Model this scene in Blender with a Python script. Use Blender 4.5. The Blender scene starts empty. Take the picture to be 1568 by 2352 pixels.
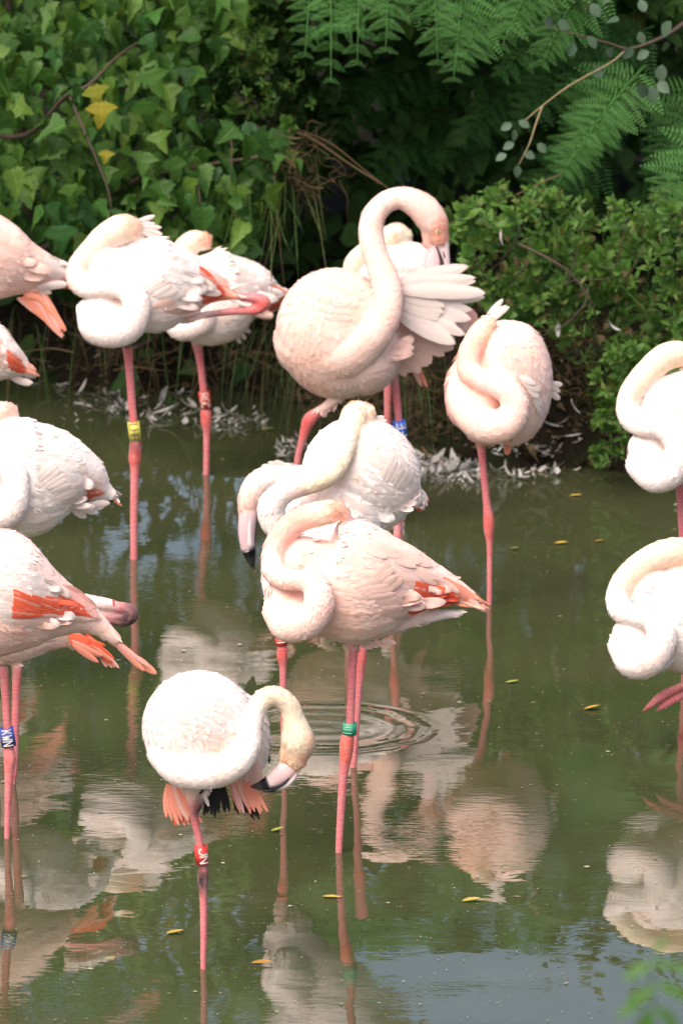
import bpy, math, random
import numpy as np
from mathutils import Vector, Matrix
from mathutils.bvhtree import BVHTree

SC = bpy.context.scene
COL = SC.collection
R = math.radians

# ------------------------------------------------------------------ camera
CAM_H, PITCH, VFOV = 5.4, R(11.7), R(6.2)
cam = bpy.data.cameras.new("camera")
cam.sensor_fit = 'VERTICAL'
cam.angle = VFOV
cam.clip_start, cam.clip_end = 0.5, 2000
cam.dof.use_dof = True
cam.dof.focus_distance = 22.9
cam.dof.aperture_fstop = 5.6
cam_o = bpy.data.objects.new("camera", cam)
COL.objects.link(cam_o)
cam_o.location = (0, 0, CAM_H)
cam_o.rotation_euler = (math.pi/2 - PITCH, 0, 0)
SC.camera = cam_o

# ------------------------------------------------------------------ sky, sun, exposure
SUN_EL, SUN_AZ = R(56), R(214)          # azimuth measured clockwise from +Y (away from camera)
world = bpy.data.worlds.new("World")
SC.world = world
world.use_nodes = True
wn = world.node_tree.nodes
wn.clear()
sky = wn.new("ShaderNodeTexSky")
sky.sky_type = 'NISHITA'
sky.sun_disc = False
sky.sun_elevation = SUN_EL
sky.sun_rotation = SUN_AZ
sky.air_density, sky.dust_density, sky.ozone_density = 0.75, 7.0, 0.4
bg = wn.new("ShaderNodeBackground")
bg.inputs['Strength'].default_value = 0.15
wo = wn.new("ShaderNodeOutputWorld")
world.node_tree.links.new(sky.outputs[0], bg.inputs[0])
world.node_tree.links.new(bg.outputs[0], wo.inputs[0])

sun = bpy.data.lights.new("sun", 'SUN')
sun.energy = 0.62
sun.angle = R(60)
sun.color = (1.0, 0.93, 0.86)
sun_o = bpy.data.objects.new("sun", sun)
COL.objects.link(sun_o)
sd = Vector((math.sin(SUN_AZ)*math.cos(SUN_EL), math.cos(SUN_AZ)*math.cos(SUN_EL), math.sin(SUN_EL)))
sun_o.rotation_euler = sd.to_track_quat('Z', 'Y').to_euler()
sun_o.location = (0, 10, 20)

SC.view_settings.view_transform = 'Standard'
SC.view_settings.look = 'None'
SC.view_settings.exposure = 1.02
SC.view_settings.gamma = 1.0
SC.view_settings.use_curve_mapping = False
SC.render.engine = 'CYCLES'
SC.cycles.use_denoising = True
SC.cycles.max_bounces = 5
SC.cycles.transparent_max_bounces = 8

# ------------------------------------------------------------------ helpers: view geometry
FPX = 1176.0/math.tan(VFOV/2)
FWD = np.array([0, math.cos(PITCH), -math.sin(PITCH)])
UPV = np.array([0, math.sin(PITCH), math.cos(PITCH)])
def ray(x, y):
    return FWD + np.array([(x-784.0)/FPX, 0, 0]) + UPV*((1176.0-y)/FPX)
def at(x, y, Y):
    """the point of the vertical plane at distance Y that stands at (x, y) of the survey grid"""
    d = ray(x, y)
    t = Y/d[1]
    return np.array([0, 0, CAM_H]) + d*t
def water_y(row):
    d = ray(784, row)
    return -CAM_H/d[2]*d[1]
def mpp(Y):
    return Y/FWD[1]/FPX

def lin(r, g, b):
    def f(c):
        c /= 255.0
        return c/12.92 if c <= 0.04045 else ((c+0.055)/1.055)**2.4
    return (f(r), f(g), f(b))

# ------------------------------------------------------------------ helpers: objects
def link(o, parent=None):
    COL.objects.link(o)
    if parent is not None:
        o.parent = parent
    return o
def mesh_obj(name, verts, faces, mat=None, parent=None, smooth=True, mesh=None):
    if mesh is None:
        mesh = bpy.data.meshes.new(name)
        mesh.from_pydata([tuple(map(float, v)) for v in verts], [], faces)
        if smooth:
            mesh.polygons.foreach_set('use_smooth', [True]*len(mesh.polygons))
        if mat is not None:
            mesh.materials.append(mat)
        mesh.update()
    return link(bpy.data.objects.new(name, mesh), parent)
def thing(name, label, cat, loc=(0, 0, 0), group=None):
    o = bpy.data.objects.new(name, None)
    o.empty_display_size = 0.1
    COL.objects.link(o)
    o.location = loc
    tag(o, label, cat, group)
    return o
def tag(o, label=None, cat=None, group=None, kind=None):
    if label: o['label'] = label
    if cat: o['category'] = cat
    if group: o['group'] = group
    if kind: o['kind'] = kind
    return o
def catmull(P, n):
    """P: (m, c) control rows -> resampled rows, n steps per span"""
    P = np.asarray(P, float)
    m = len(P)
    if m < 3:
        t = np.linspace(0, 1, n*(m-1)+1)[:, None]
        return P[0]*(1-t)+P[-1]*t
    out = []
    for i in range(m-1):
        p0 = P[i-1] if i > 0 else 2*P[0]-P[1]
        p1, p2 = P[i], P[i+1]
        p3 = P[i+2] if i+2 < m else 2*P[-1]-P[-2]
        for j in range(n):
            t = j/n
            out.append(0.5*((2*p1)+(-p0+p2)*t+(2*p0-5*p1+4*p2-p3)*t*t+(-p0+3*p1-3*p2+p3)*t**3))
    out.append(P[-1])
    return np.array(out)
def tube_mesh(C, rad, k=1.0, ns=20, cap=True):
    """rings round the centre line C; k squashes the section along world Y"""
    C = np.asarray(C, float); rad = np.asarray(rad, float)
    T = np.gradient(C, axis=0)
    T /= np.linalg.norm(T, axis=1)[:, None]+1e-12
    n = np.cross(T[0], [0, 1, 0]);
    if np.linalg.norm(n) < 1e-3: n = np.cross(T[0], [1, 0, 0])
    n /= np.linalg.norm(n)
    rings = []
    if cap:
        hs = [(0.94, 0.35), (0.72, 0.70), (0.38, 0.925)]
    else:
        hs = []
    seq = []
    for a, b in hs: seq.append((0, -a, b))
    for i in range(len(C)): seq.append((i, 0, 1))
    for a, b in reversed(hs): seq.append((len(C)-1, a, b))
    verts = []
    N = []
    for i in range(len(C)):
        if i:
            n = n - T[i]*np.dot(n, T[i]); n /= np.linalg.norm(n)+1e-12
        N.append(n.copy())
    ang = np.linspace(0, 2*math.pi, ns, endpoint=False)
    for i, off, sc in seq:
        b = np.cross(T[i], N[i])
        ring = (np.outer(np.cos(ang), N[i])+np.outer(np.sin(ang), b))*rad[i]*sc
        o = T[i]*off*rad[i]
        pts = ring+o
        pts[:, 1] *= k
        rings.append(C[i]+pts)
    verts = np.concatenate(rings)
    m = len(rings)
    faces = []
    for i in range(m-1):
        for j in range(ns):
            a, b2 = i*ns+j, i*ns+(j+1) % ns
            faces.append((a, b2, b2+ns, a+ns))
    faces.append(tuple(range(ns-1, -1, -1)))
    faces.append(tuple(range((m-1)*ns, m*ns)))
    return verts, faces

# ------------------------------------------------------------------ helpers: materials
def new_mat(name):
    m = bpy.data.materials.new(name)
    m.use_nodes = True
    nt = m.node_tree
    nt.nodes.clear()
    out = nt.nodes.new("ShaderNodeOutputMaterial")
    return m, nt, out
def nd(nt, kind, **kw):
    n = nt.nodes.new(kind)
    for k, v in kw.items():
        if k in n.inputs.keys() if isinstance(k, str) else False:
            n.inputs[k].default_value = v
        else:
            setattr(n, k, v)
    return n
def setin(n, **kw):
    for k, v in kw.items():
        n.inputs[k.replace('_', ' ')].default_value = v
    return n
def mix_rgb(nt, fac, a, b, mode='MIX'):
    n = nt.nodes.new("ShaderNodeMix")
    n.data_type = 'RGBA'; n.blend_type = mode
    for sock, v in ((n.inputs[0], fac), (n.inputs[6], a), (n.inputs[7], b)):
        if hasattr(v, 'is_linked') or hasattr(v, 'links'):
            nt.links.new(v, sock)
        else:
            sock.default_value = v if not isinstance(v, tuple) or len(v) == 4 else (*v, 1)
    return n.outputs[2]
def noise(nt, vec, scale, detail=3, rough=0.55, dist=0.0):
    n = nt.nodes.new("ShaderNodeTexNoise")
    setin(n, Scale=scale, Detail=detail, Roughness=rough, Distortion=dist)
    if vec is not None: nt.links.new(vec, n.inputs['Vector'])
    return n.outputs[0]
def ramp(nt, v, stops):
    n = nt.nodes.new("ShaderNodeValToRGB")
    e = n.color_ramp.elements
    while len(e) < len(stops): e.new(0.5)
    for el, (p, c) in zip(e, stops):
        el.position = p
        el.color = (*c, 1) if len(c) == 3 else c
    nt.links.new(v, n.inputs[0])
    return n.outputs[0]
def mapping(nt, vec, scale=(1, 1, 1), rot=(0, 0, 0)):
    n = nt.nodes.new("ShaderNodeMapping")
    n.inputs['Scale'].default_value = scale
    n.inputs['Rotation'].default_value = rot
    nt.links.new(vec, n.inputs[0])
    return n.outputs[0]

def mat_plumage(soft=False):
    m, nt, out = new_mat("soft_plumage" if soft else "plumage")
    p = nt.nodes.new("ShaderNodeBsdfPrincipled")
    at_ = nt.nodes.new("ShaderNodeAttribute"); at_.attribute_name = "Col"
    tc = nt.nodes.new("ShaderNodeTexCoord")
    fl = nt.nodes.new("ShaderNodeAttribute"); fl.attribute_name = "flow"
    n1 = noise(nt, tc.outputs['Object'], 14, 3)
    c = mix_rgb(nt, ramp(nt, n1, [(0.38, (0, 0, 0)), (0.72, (0.75,)*3)]), at_.outputs['Color'], (0.97, 0.82, 0.75, 1), 'MULTIPLY')
    # bare legs: faint scutes, grey scaling and mud
    sc_ = noise(nt, mapping(nt, fl.outputs['Vector'], (210, 26, 26)), 1.0, 2, 0.5)
    st_ = noise(nt, mapping(nt, fl.outputs['Vector'], (26, 60, 60)), 1.0, 3, 0.6)
    lc = mix_rgb(nt, ramp(nt, sc_, [(0.42, (0, 0, 0)), (0.62, (0.55,)*3)]), c, (0.55, 0.42, 0.44, 1), 'MULTIPLY')
    lc = mix_rgb(nt, ramp(nt, st_, [(0.45, (0, 0, 0)), (0.7, (0.7,)*3)]), lc, (0.50, 0.26, 0.23, 1))
    c = mix_rgb(nt, at_.outputs['Alpha'], lc, c)
    v = mapping(nt, fl.outputs['Vector'], (38, 120, 120))
    n2 = noise(nt, v, 1.0, 3, 0.55, 0.4)
    v2 = mapping(nt, fl.outputs['Vector'], (120, 420, 420))
    n3 = noise(nt, v2, 1.0, 2, 0.6, 0.3)
    b1 = nt.nodes.new("ShaderNodeBump"); setin(b1, Strength=0.28, Distance=0.006)
    nt.links.new(n2, b1.inputs['Height'])
    b2 = nt.nodes.new("ShaderNodeBump"); setin(b2, Strength=0.22, Distance=0.0022)
    nt.links.new(n3, b2.inputs['Height']); nt.links.new(b1.outputs[0], b2.inputs['Normal'])
    nt.links.new(c, p.inputs['Base Color'])
    if not soft: nt.links.new(b2.outputs[0], p.inputs['Normal'])
    ro = ramp(nt, at_.outputs['Alpha'], [(0.0, (0.42,)*3), (1.0, (0.85,)*3)])
    nt.links.new(ro, p.inputs['Roughness'])
    setin(p, Sheen_Weight=0.12, Sheen_Roughness=0.5)
    p.inputs['Specular IOR Level'].default_value = 0.25
    nt.links.new(p.outputs[0], out.inputs[0])
    return m
def mat_feather(name, col, tip=None, var=0.12):
    m, nt, out = new_mat(name)
    uv = nt.nodes.new("ShaderNodeUVMap")
    p = nt.nodes.new("ShaderNodeBsdfPrincipled")
    geo = nt.nodes.new("ShaderNodeNewGeometry")
    mp = mapping(nt, uv.outputs[0], (3, 46, 1))
    n1 = noise(nt, mp, 1.0, 3, 0.6)
    dark = tuple(c*(1-var*1.6) for c in col)
    c = mix_rgb(nt, ramp(nt, n1, [(0.3, (0, 0, 0)), (0.7, (1, 1, 1))]), dark, col)
    c = mix_rgb(nt, geo.outputs['Random Per Island'], c, mix_rgb(nt, 0.9, c, (0.98, 0.82, 0.75, 1), 'MULTIPLY'))
    b = nt.nodes.new("ShaderNodeBump"); setin(b, Strength=0.35, Distance=0.002)
    nt.links.new(n1, b.inputs['Height']); nt.links.new(b.outputs[0], p.inputs['Normal'])
    nt.links.new(c, p.inputs['Base Color'])
    setin(p, Roughness=0.7)
    p.inputs['Specular IOR Level'].default_value = 0.3
    tr = nt.nodes.new("ShaderNodeBsdfTranslucent")
    nt.links.new(c, tr.inputs[0])
    mx = nt.nodes.new("ShaderNodeMixShader"); mx.inputs[0].default_value = 0.10
    nt.links.new(p.outputs[0], mx.inputs[1]); nt.links.new(tr.outputs[0], mx.inputs[2])
    nt.links.new(mx.outputs[0], out.inputs[0])
    return m
def mat_leaf(name, cols, rough=0.5, trans=0.25, vein=False, spec=0.2):
    """cols: list of three base colours picked at random for each leaf"""
    m, nt, out = new_mat(name)
    geo = nt.nodes.new("ShaderNodeNewGeometry")
    oi = nt.nodes.new("ShaderNodeObjectInfo")
    tc = nt.nodes.new("ShaderNodeTexCoord")
    add = nt.nodes.new("ShaderNodeMath"); add.operation = 'ADD'
    nt.links.new(geo.outputs['Random Per Island'], add.inputs[0]); nt.links.new(oi.outputs['Random'], add.inputs[1])
    fr = nt.nodes.new("ShaderNodeMath"); fr.operation = 'FRACT'
    nt.links.new(add.outputs[0], fr.inputs[0])
    k = len(cols)
    c = ramp(nt, fr.outputs[0], [(i/max(1, k-1), cc) for i, cc in enumerate(cols)])
    n1 = noise(nt, tc.outputs['Object'], 30, 3)
    c = mix_rgb(nt, ramp(nt, n1, [(0.35, (0, 0, 0)), (0.8, (0.8,)*3)]), c, (0.55, 0.62, 0.35, 1), 'MULTIPLY')
    p = nt.nodes.new("ShaderNodeBsdfPrincipled")
    if vein:
        la = nt.nodes.new("ShaderNodeAttribute"); la.attribute_name = 'leafxy'
        sp = nt.nodes.new("ShaderNodeSeparateXYZ"); nt.links.new(la.outputs['Vector'], sp.inputs[0])
        def mt(op, a, b=0.0):
            n = nt.nodes.new("ShaderNodeMath"); n.operation = op
            for q, vv in ((0, a), (1, b)):
                if hasattr(vv, 'links'): nt.links.new(vv, n.inputs[q])
                else: n.inputs[q].default_value = vv
            return n.outputs[0]
        ax = mt('ABSOLUTE', sp.outputs[0])
        mid = ramp(nt, ax, [(0.0, (1, 1, 1)), (0.035, (0, 0, 0))])
        lat = mt('SINE', mt('MULTIPLY', mt('SUBTRACT', sp.outputs[1], mt('MULTIPLY', ax, 0.85)), 52.0))
        latr = ramp(nt, lat, [(0.80, (0, 0, 0)), (1.0, (0.45,)*3)])
        vm = mt('MAXIMUM', mid, latr)
        c = mix_rgb(nt, mt('MULTIPLY', vm, 0.55), c, mix_rgb(nt, 1.0, c, (1.9, 1.6, 1.5, 1), 'MULTIPLY'))
        bp = nt.nodes.new("ShaderNodeBump"); setin(bp, Strength=0.5, Distance=0.003)
        nt.links.new(mt('SUBTRACT', 1.0, vm), bp.inputs['Height']); nt.links.new(bp.outputs[0], p.inputs['Normal'])
        # blemishes and browned edges on a few leaves
        bl = noise(nt, tc.outputs['Object'], 9, 4, 0.7)
        c = mix_rgb(nt, ramp(nt, bl, [(0.70, (0, 0, 0)), (0.76, (0.8,)*3)]), c, (0.16, 0.10, 0.03, 1))
    nt.links.new(c, p.inputs['Base Color'])
    setin(p, Roughness=rough); p.inputs['Specular IOR Level'].default_value = spec
    tr = nt.nodes.new("ShaderNodeBsdfTranslucent")
    tcx = mix_rgb(nt, 1.0, c, (1.0, 1.0, 0.45, 1), 'MULTIPLY')
    nt.links.new(tcx, tr.inputs[0])
    mx = nt.nodes.new("ShaderNodeMixShader"); mx.inputs[0].default_value = trans
    nt.links.new(p.outputs[0], mx.inputs[1]); nt.links.new(tr.outputs[0], mx.inputs[2])
    nt.links.new(mx.outputs[0], out.inputs[0])
    return m
def mat_simple(name, col, rough=0.6, var=0.25, scale=40, bump=0.0, spec=0.4):
    m, nt, out = new_mat(name)
    tc = nt.nodes.new("ShaderNodeTexCoord")
    n1 = noise(nt, tc.outputs['Object'], scale, 4, 0.6)
    c = mix_rgb(nt, n1, tuple(x*(1-var) for x in col), tuple(min(1, x*(1+var)) for x in col))
    p = nt.nodes.new("ShaderNodeBsdfPrincipled")
    nt.links.new(c, p.inputs['Base Color'])
    setin(p, Roughness=rough); p.inputs['Specular IOR Level'].default_value = spec
    if bump:
        b = nt.nodes.new("ShaderNodeBump"); setin(b, Strength=0.6, Distance=bump)
        nt.links.new(n1, b.inputs['Height']); nt.links.new(b.outputs[0], p.inputs['Normal'])
    nt.links.new(p.outputs[0], out.inputs[0])
    return m
def mat_attr(name, rough=0.4, spec=0.4):
    m, nt, out = new_mat(name)
    at_ = nt.nodes.new("ShaderNodeAttribute"); at_.attribute_name = "Col"
    tc = nt.nodes.new("ShaderNodeTexCoord")
    n1 = noise(nt, tc.outputs['Object'], 90, 3)
    c = mix_rgb(nt, ramp(nt, n1, [(0.3, (0, 0, 0)), (0.8, (0.5,)*3)]), at_.outputs['Color'], (0.8, 0.75, 0.75, 1), 'MULTIPLY')
    p = nt.nodes.new("ShaderNodeBsdfPrincipled")
    nt.links.new(c, p.inputs['Base Color'])
    setin(p, Roughness=rough); p.inputs['Specular IOR Level'].default_value = spec
    nt.links.new(p.outputs[0], out.inputs[0])
    return m

M = {}
M['plumage'] = mat_plumage()
M['fluff'] = mat_plumage(True)
M['beak'] = mat_attr('beak_horn', 0.35, 0.45)
M['f_white'] = mat_feather('white_feather', (0.85, 0.79, 0.76))
M['f_blush'] = mat_feather('blush_feather', (0.86, 0.63, 0.56))
M['f_peach'] = mat_feather('peach_feather', (0.86, 0.53, 0.43))
M['f_pink'] = mat_feather('pink_feather', (0.85, 0.50, 0.46))
M['f_salmon'] = mat_feather('salmon_feather', (0.90, 0.36, 0.26), var=0.15)
M['f_coral'] = mat_feather('coral_feather', (0.90, 0.155, 0.08), var=0.15)
M['f_black'] = mat_feather('black_feather', (0.012, 0.011, 0.014))
M['eye'] = mat_simple('eye_iris', (0.75, 0.66, 0.30), 0.15, 0.05, spec=0.6)
M['pupil'] = mat_simple('eye_pupil', (0.01, 0.01, 0.01), 0.1, 0.05, spec=0.6)

# ------------------------------------------------------------------ the setting: ground, pond
rng = random.Random(11)
nrs = np.random.RandomState(5)
def shore(x):
    """distance of the far waterline at sideways position x"""
    t = 1/(1+math.exp(-(x-0.05)*9))
    return 27.95*(1-t)+26.72*t+0.10*math.sin(x*5.1+1)+0.06*math.sin(x*11.3)
def vnoise(x, y):
    return (math.sin(x*3.1+y*1.7)+math.sin(x*5.7-y*4.3+1.3)+math.sin(-x*9.2+y*7.9+4.1)*0.5+math.sin(x*17.1+y*13.3)*0.3)/2.8
def ground_z(x, y):
    s = shore(max(-4, min(4, x)))
    if y > s:
        d = y-s
        z = 0.03+0.42*(1-math.exp(-d/0.45))+0.05*vnoise(x*2, y*2)*min(1, d*3)+0.02*min(d, 10)
    elif y < 17:
        d = 17-y
        z = -0.05+0.45*(1-math.exp(-d/0.8))+0.04*vnoise(x, y)
    else:
        d = min(s-y, y-17)
        z = -0.03-0.5*(1-math.exp(-d/0.5))
    return z
xs = sorted(set([round(v, 3) for v in list(np.linspace(-4, 4, 101))+[-400, -200, -100, -50, -25, -12, -8, -6, -5, 5, 6, 8, 12, 25, 50, 100, 200, 400]]))
ys = sorted(set([round(v, 3) for v in list(np.linspace(26, 30, 61))+list(np.linspace(15, 19, 17))+[-200, -50, -10, 0, 5, 10, 13, 20, 22, 24, 25, 31, 32, 34, 37, 42, 50, 65, 90, 140, 220, 400, 900]]))
gv = [(x, y, ground_z(x, y)) for y in ys for x in xs]
nx = len(xs)
gf = [(j*nx+i, j*nx+i+1, (j+1)*nx+i+1, (j+1)*nx+i) for j in range(len(ys)-1) for i in range(nx-1)]
def mat_ground():
    m, nt, out = new_mat("bank_soil")
    tc = nt.nodes.new("ShaderNodeTexCoord")
    n1 = noise(nt, tc.outputs['Object'], 6, 6, 0.65)
    n2 = noise(nt, tc.outputs['Object'], 55, 4, 0.6)
    soil = mix_rgb(nt, n2, (0.006, 0.005, 0.004, 1), (0.024, 0.019, 0.012, 1))
    c = mix_rgb(nt, ramp(nt, n1, [(0.5, (0, 0, 0)), (0.62, (1, 1, 1))]), soil, (0.016, 0.022, 0.008, 1))
    p = nt.nodes.new("ShaderNodeBsdfPrincipled"); setin(p, Roughness=0.95); p.inputs['Specular IOR Level'].default_value = 0.05
    b = nt.nodes.new("ShaderNodeBump"); setin(b, Strength=0.8, Distance=0.03)
    nt.links.new(n2, b.inputs['Height']); nt.links.new(b.outputs[0], p.inputs['Normal'])
    nt.links.new(c, p.inputs['Base Color']); nt.links.new(p.outputs[0], out.inputs[0])
    return m
g = mesh_obj('ground', gv, gf, mat_ground()); tag(g, kind='structure')

RIPPLE = at(735, 1672, water_y(1672))
def mat_water():
    m, nt, out = new_mat("pond_water")
    geo = nt.nodes.new("ShaderNodeNewGeometry")
    pos = geo.outputs['Position']
    big = noise(nt, mapping(nt, pos, (0.9, 0.6, 1)), 1.0, 2)
    mud = noise(nt, mapping(nt, pos, (2.2, 1.4, 1), (0, 0, 0.4)), 1.0, 4, 0.6, 0.6)
    c = mix_rgb(nt, ramp(nt, mud, [(0.35, (0, 0, 0)), (0.7, (1, 1, 1))]), (0.040, 0.051, 0.019, 1), (0.058, 0.062, 0.029, 1))
    p = nt.nodes.new("ShaderNodeBsdfPrincipled")
    nt.links.new(c, p.inputs['Base Color'])
    setin(p, Roughness=0.0, IOR=1.45)
    p.inputs['Specular IOR Level'].default_value = 0.5
    # gentle swell, small wind ripples in patches, and rings spreading from one leg
    def mth(op, a, b=None):
        n = nt.nodes.new("ShaderNodeMath"); n.operation = op
        for s, v in ((0, a), (1, b)):
            if v is None: continue
            if hasattr(v, 'links'): nt.links.new(v, n.inputs[s])
            else: n.inputs[s].default_value = v
        return n.outputs[0]
    swell = noise(nt, mapping(nt, pos, (2.6, 1.7, 1)), 1.0, 2, 0.4, 0.3)
    fine = noise(nt, mapping(nt, pos, (9, 14, 1)), 1.0, 2, 0.5, 0.6)
    micro = noise(nt, mapping(nt, pos, (22, 55, 1), (0, 0, 0.15)), 1.0, 2, 0.5)
    patch = noise(nt, mapping(nt, pos, (1.1, 0.9, 1)), 1.0, 2, 0.5, 0.5)
    patch = ramp(nt, patch, [(0.48, (0, 0, 0)), (0.66, (1, 1, 1))])
    sep = nt.nodes.new("ShaderNodeSeparateXYZ"); nt.links.new(pos, sep.inputs[0])
    dx = mth('SUBTRACT', sep.outputs[0], float(RIPPLE[0])); dy = mth('SUBTRACT', sep.outputs[1], float(RIPPLE[1]))
    dist = mth('SQRT', mth('ADD', mth('MULTIPLY', dx, dx), mth('MULTIPLY', dy, dy)))
    rw = noise(nt, mapping(nt, pos, (7, 7, 1)), 1.0, 2)
    ring = mth('SINE', mth('ADD', mth('MULTIPLY', mth('POWER', dist, 1.2), 92.0), mth('MULTIPLY', rw, 5.0)))
    env = ramp(nt, mth('MULTIPLY', dist, 2.0), [(0.0, (0.25,)*3), (0.30, (0.30,)*3), (0.55, (0.9,)*3), (0.63, (0.0,)*3)])
    ringh = mth('MULTIPLY', mth('MULTIPLY', ring, env), 0.0011)
    h = mth('ADD', mth('MULTIPLY', swell, 0.0045), mth('MULTIPLY', fine, 0.00022))
    h = mth('ADD', h, mth('MULTIPLY', mth('MULTIPLY', micro, patch), 0.0005))
    h = mth('ADD', h, ringh)
    b = nt.nodes.new("ShaderNodeBump"); setin(b, Strength=1.0, Distance=1.0)
    nt.links.new(h, b.inputs['Height']); nt.links.new(b.outputs[0], p.inputs['Normal'])
    nt.links.new(p.outputs[0], out.inputs[0])
    return m
w = mesh_obj('pond_water', [(-60, 14, 0), (60, 14, 0), (60, 29, 0), (-60, 29, 0)], [(0, 1, 2, 3)], mat_water(), smooth=False)
tag(w, kind='structure')
# ------------------------------------------------------------------ vegetation on the far bank
M['leaf_broad'] = mat_leaf('broad_leaf', [(0.022, 0.080, 0.016), (0.070, 0.165, 0.026), (0.030, 0.100, 0.024), (0.110, 0.200, 0.030), (0.018, 0.065, 0.016), (0.050, 0.140, 0.024), (0.085, 0.175, 0.040)], 0.40, 0.3, True)
M['leaf_yellow'] = mat_leaf('yellowing_leaf', [(0.30, 0.27, 0.03), (0.22, 0.24, 0.03)], 0.5, 0.3, True)
M['leaf_small'] = mat_leaf('small_leaf', [(0.055, 0.145, 0.026), (0.10, 0.215, 0.038), (0.07, 0.165, 0.03), (0.14, 0.24, 0.055), (0.06, 0.15, 0.04), (0.16, 0.18, 0.05)], 0.45, 0.28)
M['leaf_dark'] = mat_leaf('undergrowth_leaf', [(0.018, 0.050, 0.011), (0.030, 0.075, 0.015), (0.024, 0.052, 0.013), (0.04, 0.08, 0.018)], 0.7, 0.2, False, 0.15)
M['leaf_willow'] = mat_leaf('grey_green_leaf', [(0.085, 0.13, 0.085), (0.065, 0.115, 0.075)], 0.5, 0.2)
M['fern'] = mat_leaf('fern_green', [(0.05, 0.165, 0.035), (0.07, 0.20, 0.04), (0.055, 0.155, 0.04)], 0.5, 0.28)
M['sedge'] = mat_leaf('sedge_green', [(0.035, 0.08, 0.02), (0.05, 0.10, 0.025), (0.07, 0.08, 0.03)], 0.5, 0.2)
M['straw'] = mat_leaf('dry_straw', [(0.09, 0.06, 0.03), (0.05, 0.033, 0.016), (0.12, 0.085, 0.045), (0.035, 0.028, 0.015)], 0.8, 0.1)
M['bark'] = mat_simple('twig_bark', (0.055, 0.038, 0.024), 0.8, 0.4, 60, 0.003)
M['bark_pale'] = mat_simple('pale_twig_bark', (0.20, 0.16, 0.08), 0.7, 0.3, 60)

def leaf_mesh_broad():
    """toothed, pointed leaf with shallow side lobes, folded along the midrib; unit length along +Y"""
    half = [(0.0, 0.0), (0.10, 0.02), (0.24, -0.03), (0.30, 0.07), (0.41, 0.10), (0.39, 0.19), (0.47, 0.27), (0.40, 0.33), (0.41, 0.42), (0.31, 0.46), (0.31, 0.55), (0.22, 0.60), (0.20, 0.69), (0.12, 0.76), (0.09, 0.85), (0.03, 0.94), (0.0, 1.0)]
    v, f = [], []
    rb = []
    for x, y in half:
        rb.append(len(v)); v.append((0, y, 0.015*math.sin(y*9)))
    for s in (-1, 1):
        idx = []
        for i, (x, y) in enumerate(half):
            idx.append(len(v)); v.append((s*x, y-0.0*x, 0.16*x+0.03*math.sin(x*14+y*8)-0.25*y*y*0.35))
        for i in range(len(half)): v[rb[i]] = (0, half[i][1], -0.25*half[i][1]**2*0.35)
        for i in range(len(half)-1):
            q = (rb[i], rb[i+1], idx[i+1], idx[i]) if s < 0 else (rb[i], idx[i], idx[i+1], rb[i+1])
            f.append(q)
    return v, f
def leaf_mesh_oval(wd=0.30, bend=0.15):
    half = [(0.0, 0.0), (wd*.6, 0.15), (wd, 0.42), (wd*.8, 0.70), (wd*.35, 0.90), (0.0, 1.0)]
    v, f, rb = [], [], []
    for x, y in half:
        rb.append(len(v)); v.append((0, y, -bend*y*y))
    for s in (-1, 1):
        idx = []
        for x, y in half:
            idx.append(len(v)); v.append((s*x, y, 0.25*x-bend*y*y))
        for i in range(len(half)-1):
            f.append((rb[i], rb[i+1], idx[i+1], idx[i]) if s < 0 else (rb[i], idx[i], idx[i+1], rb[i+1]))
    return v, f
def leaf_coords(me, co):
    a = me.attributes.new('leafxy', 'FLOAT_VECTOR', 'POINT')
    a.data.foreach_set('vector', np.asarray(co, dtype=np.float32).ravel())
def build_mesh(name, v, f, mat):
    me = bpy.data.meshes.new(name)
    me.from_pydata(v, [], f); me.materials.append(mat)
    leaf_coords(me, v)
    me.polygons.foreach_set('use_smooth', [True]*len(me.polygons)); me.update()
    return me
def basis(tip, nrm):
    y = Vector(tip).normalized(); z = Vector(nrm); z = (z-y*z.dot(y)).normalized(); x = y.cross(z)
    return Matrix((x, y, z)).transposed()
def inst(name, me, loc, tip, nrm, size, parent):
    o = bpy.data.objects.new(name, me)
    m3 = basis(tip, nrm)
    sc = size if isinstance(size, tuple) else (size, size, size)
    o.matrix_world = Matrix.Translation(Vector(loc)-Vector(parent.location)) @ m3.to_4x4() @ Matrix.Diagonal((*sc, 1))
    COL.objects.link(o); o.parent = parent
    return o
class Bulk:
    """many small pieces gathered into one mesh"""
    def __init__(self): self.V, self.F, self.o, self.L = [], [], 0, []
    def add(self, v, f, loc, tip, nrm, size):
        A = np.array(v)*size; m3 = np.array(basis(tip, nrm))
        self.V.append(A@m3.T+np.array(loc)); self.L.append(np.array(v, float)); self.F += [tuple(i+self.o for i in q) for q in f]; self.o += len(v)
    def raw(self, v, f):
        self.V.append(np.array(v)); self.L.append(np.array(v, float)*0+.2); self.F += [tuple(i+self.o for i in q) for q in f]; self.o += len(v)
    def build(self, name, mat, parent=None, org=(0, 0, 0)):
        o = mesh_obj(name, np.concatenate(self.V)-np.array(org), self.F, mat, parent)
        leaf_coords(o.data, np.concatenate(self.L))
        return o
def inside(poly, x, y):
    c = False
    for i in range(len(poly)):
        x1, y1 = poly[i]; x2, y2 = poly[i-1]
        if (y1 > y) != (y2 > y) and x < (x2-x1)*(y-y1)/(y2-y1)+x1: c = not c
    return c
def pick(poly, rg):
    xs_ = [p[0] for p in poly]; ys_ = [p[1] for p in poly]
    while True:
        x, y = rg.uniform(min(xs_), max(xs_)), rg.uniform(min(ys_), max(ys_))
        if inside(poly, x, y): return x, y
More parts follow.
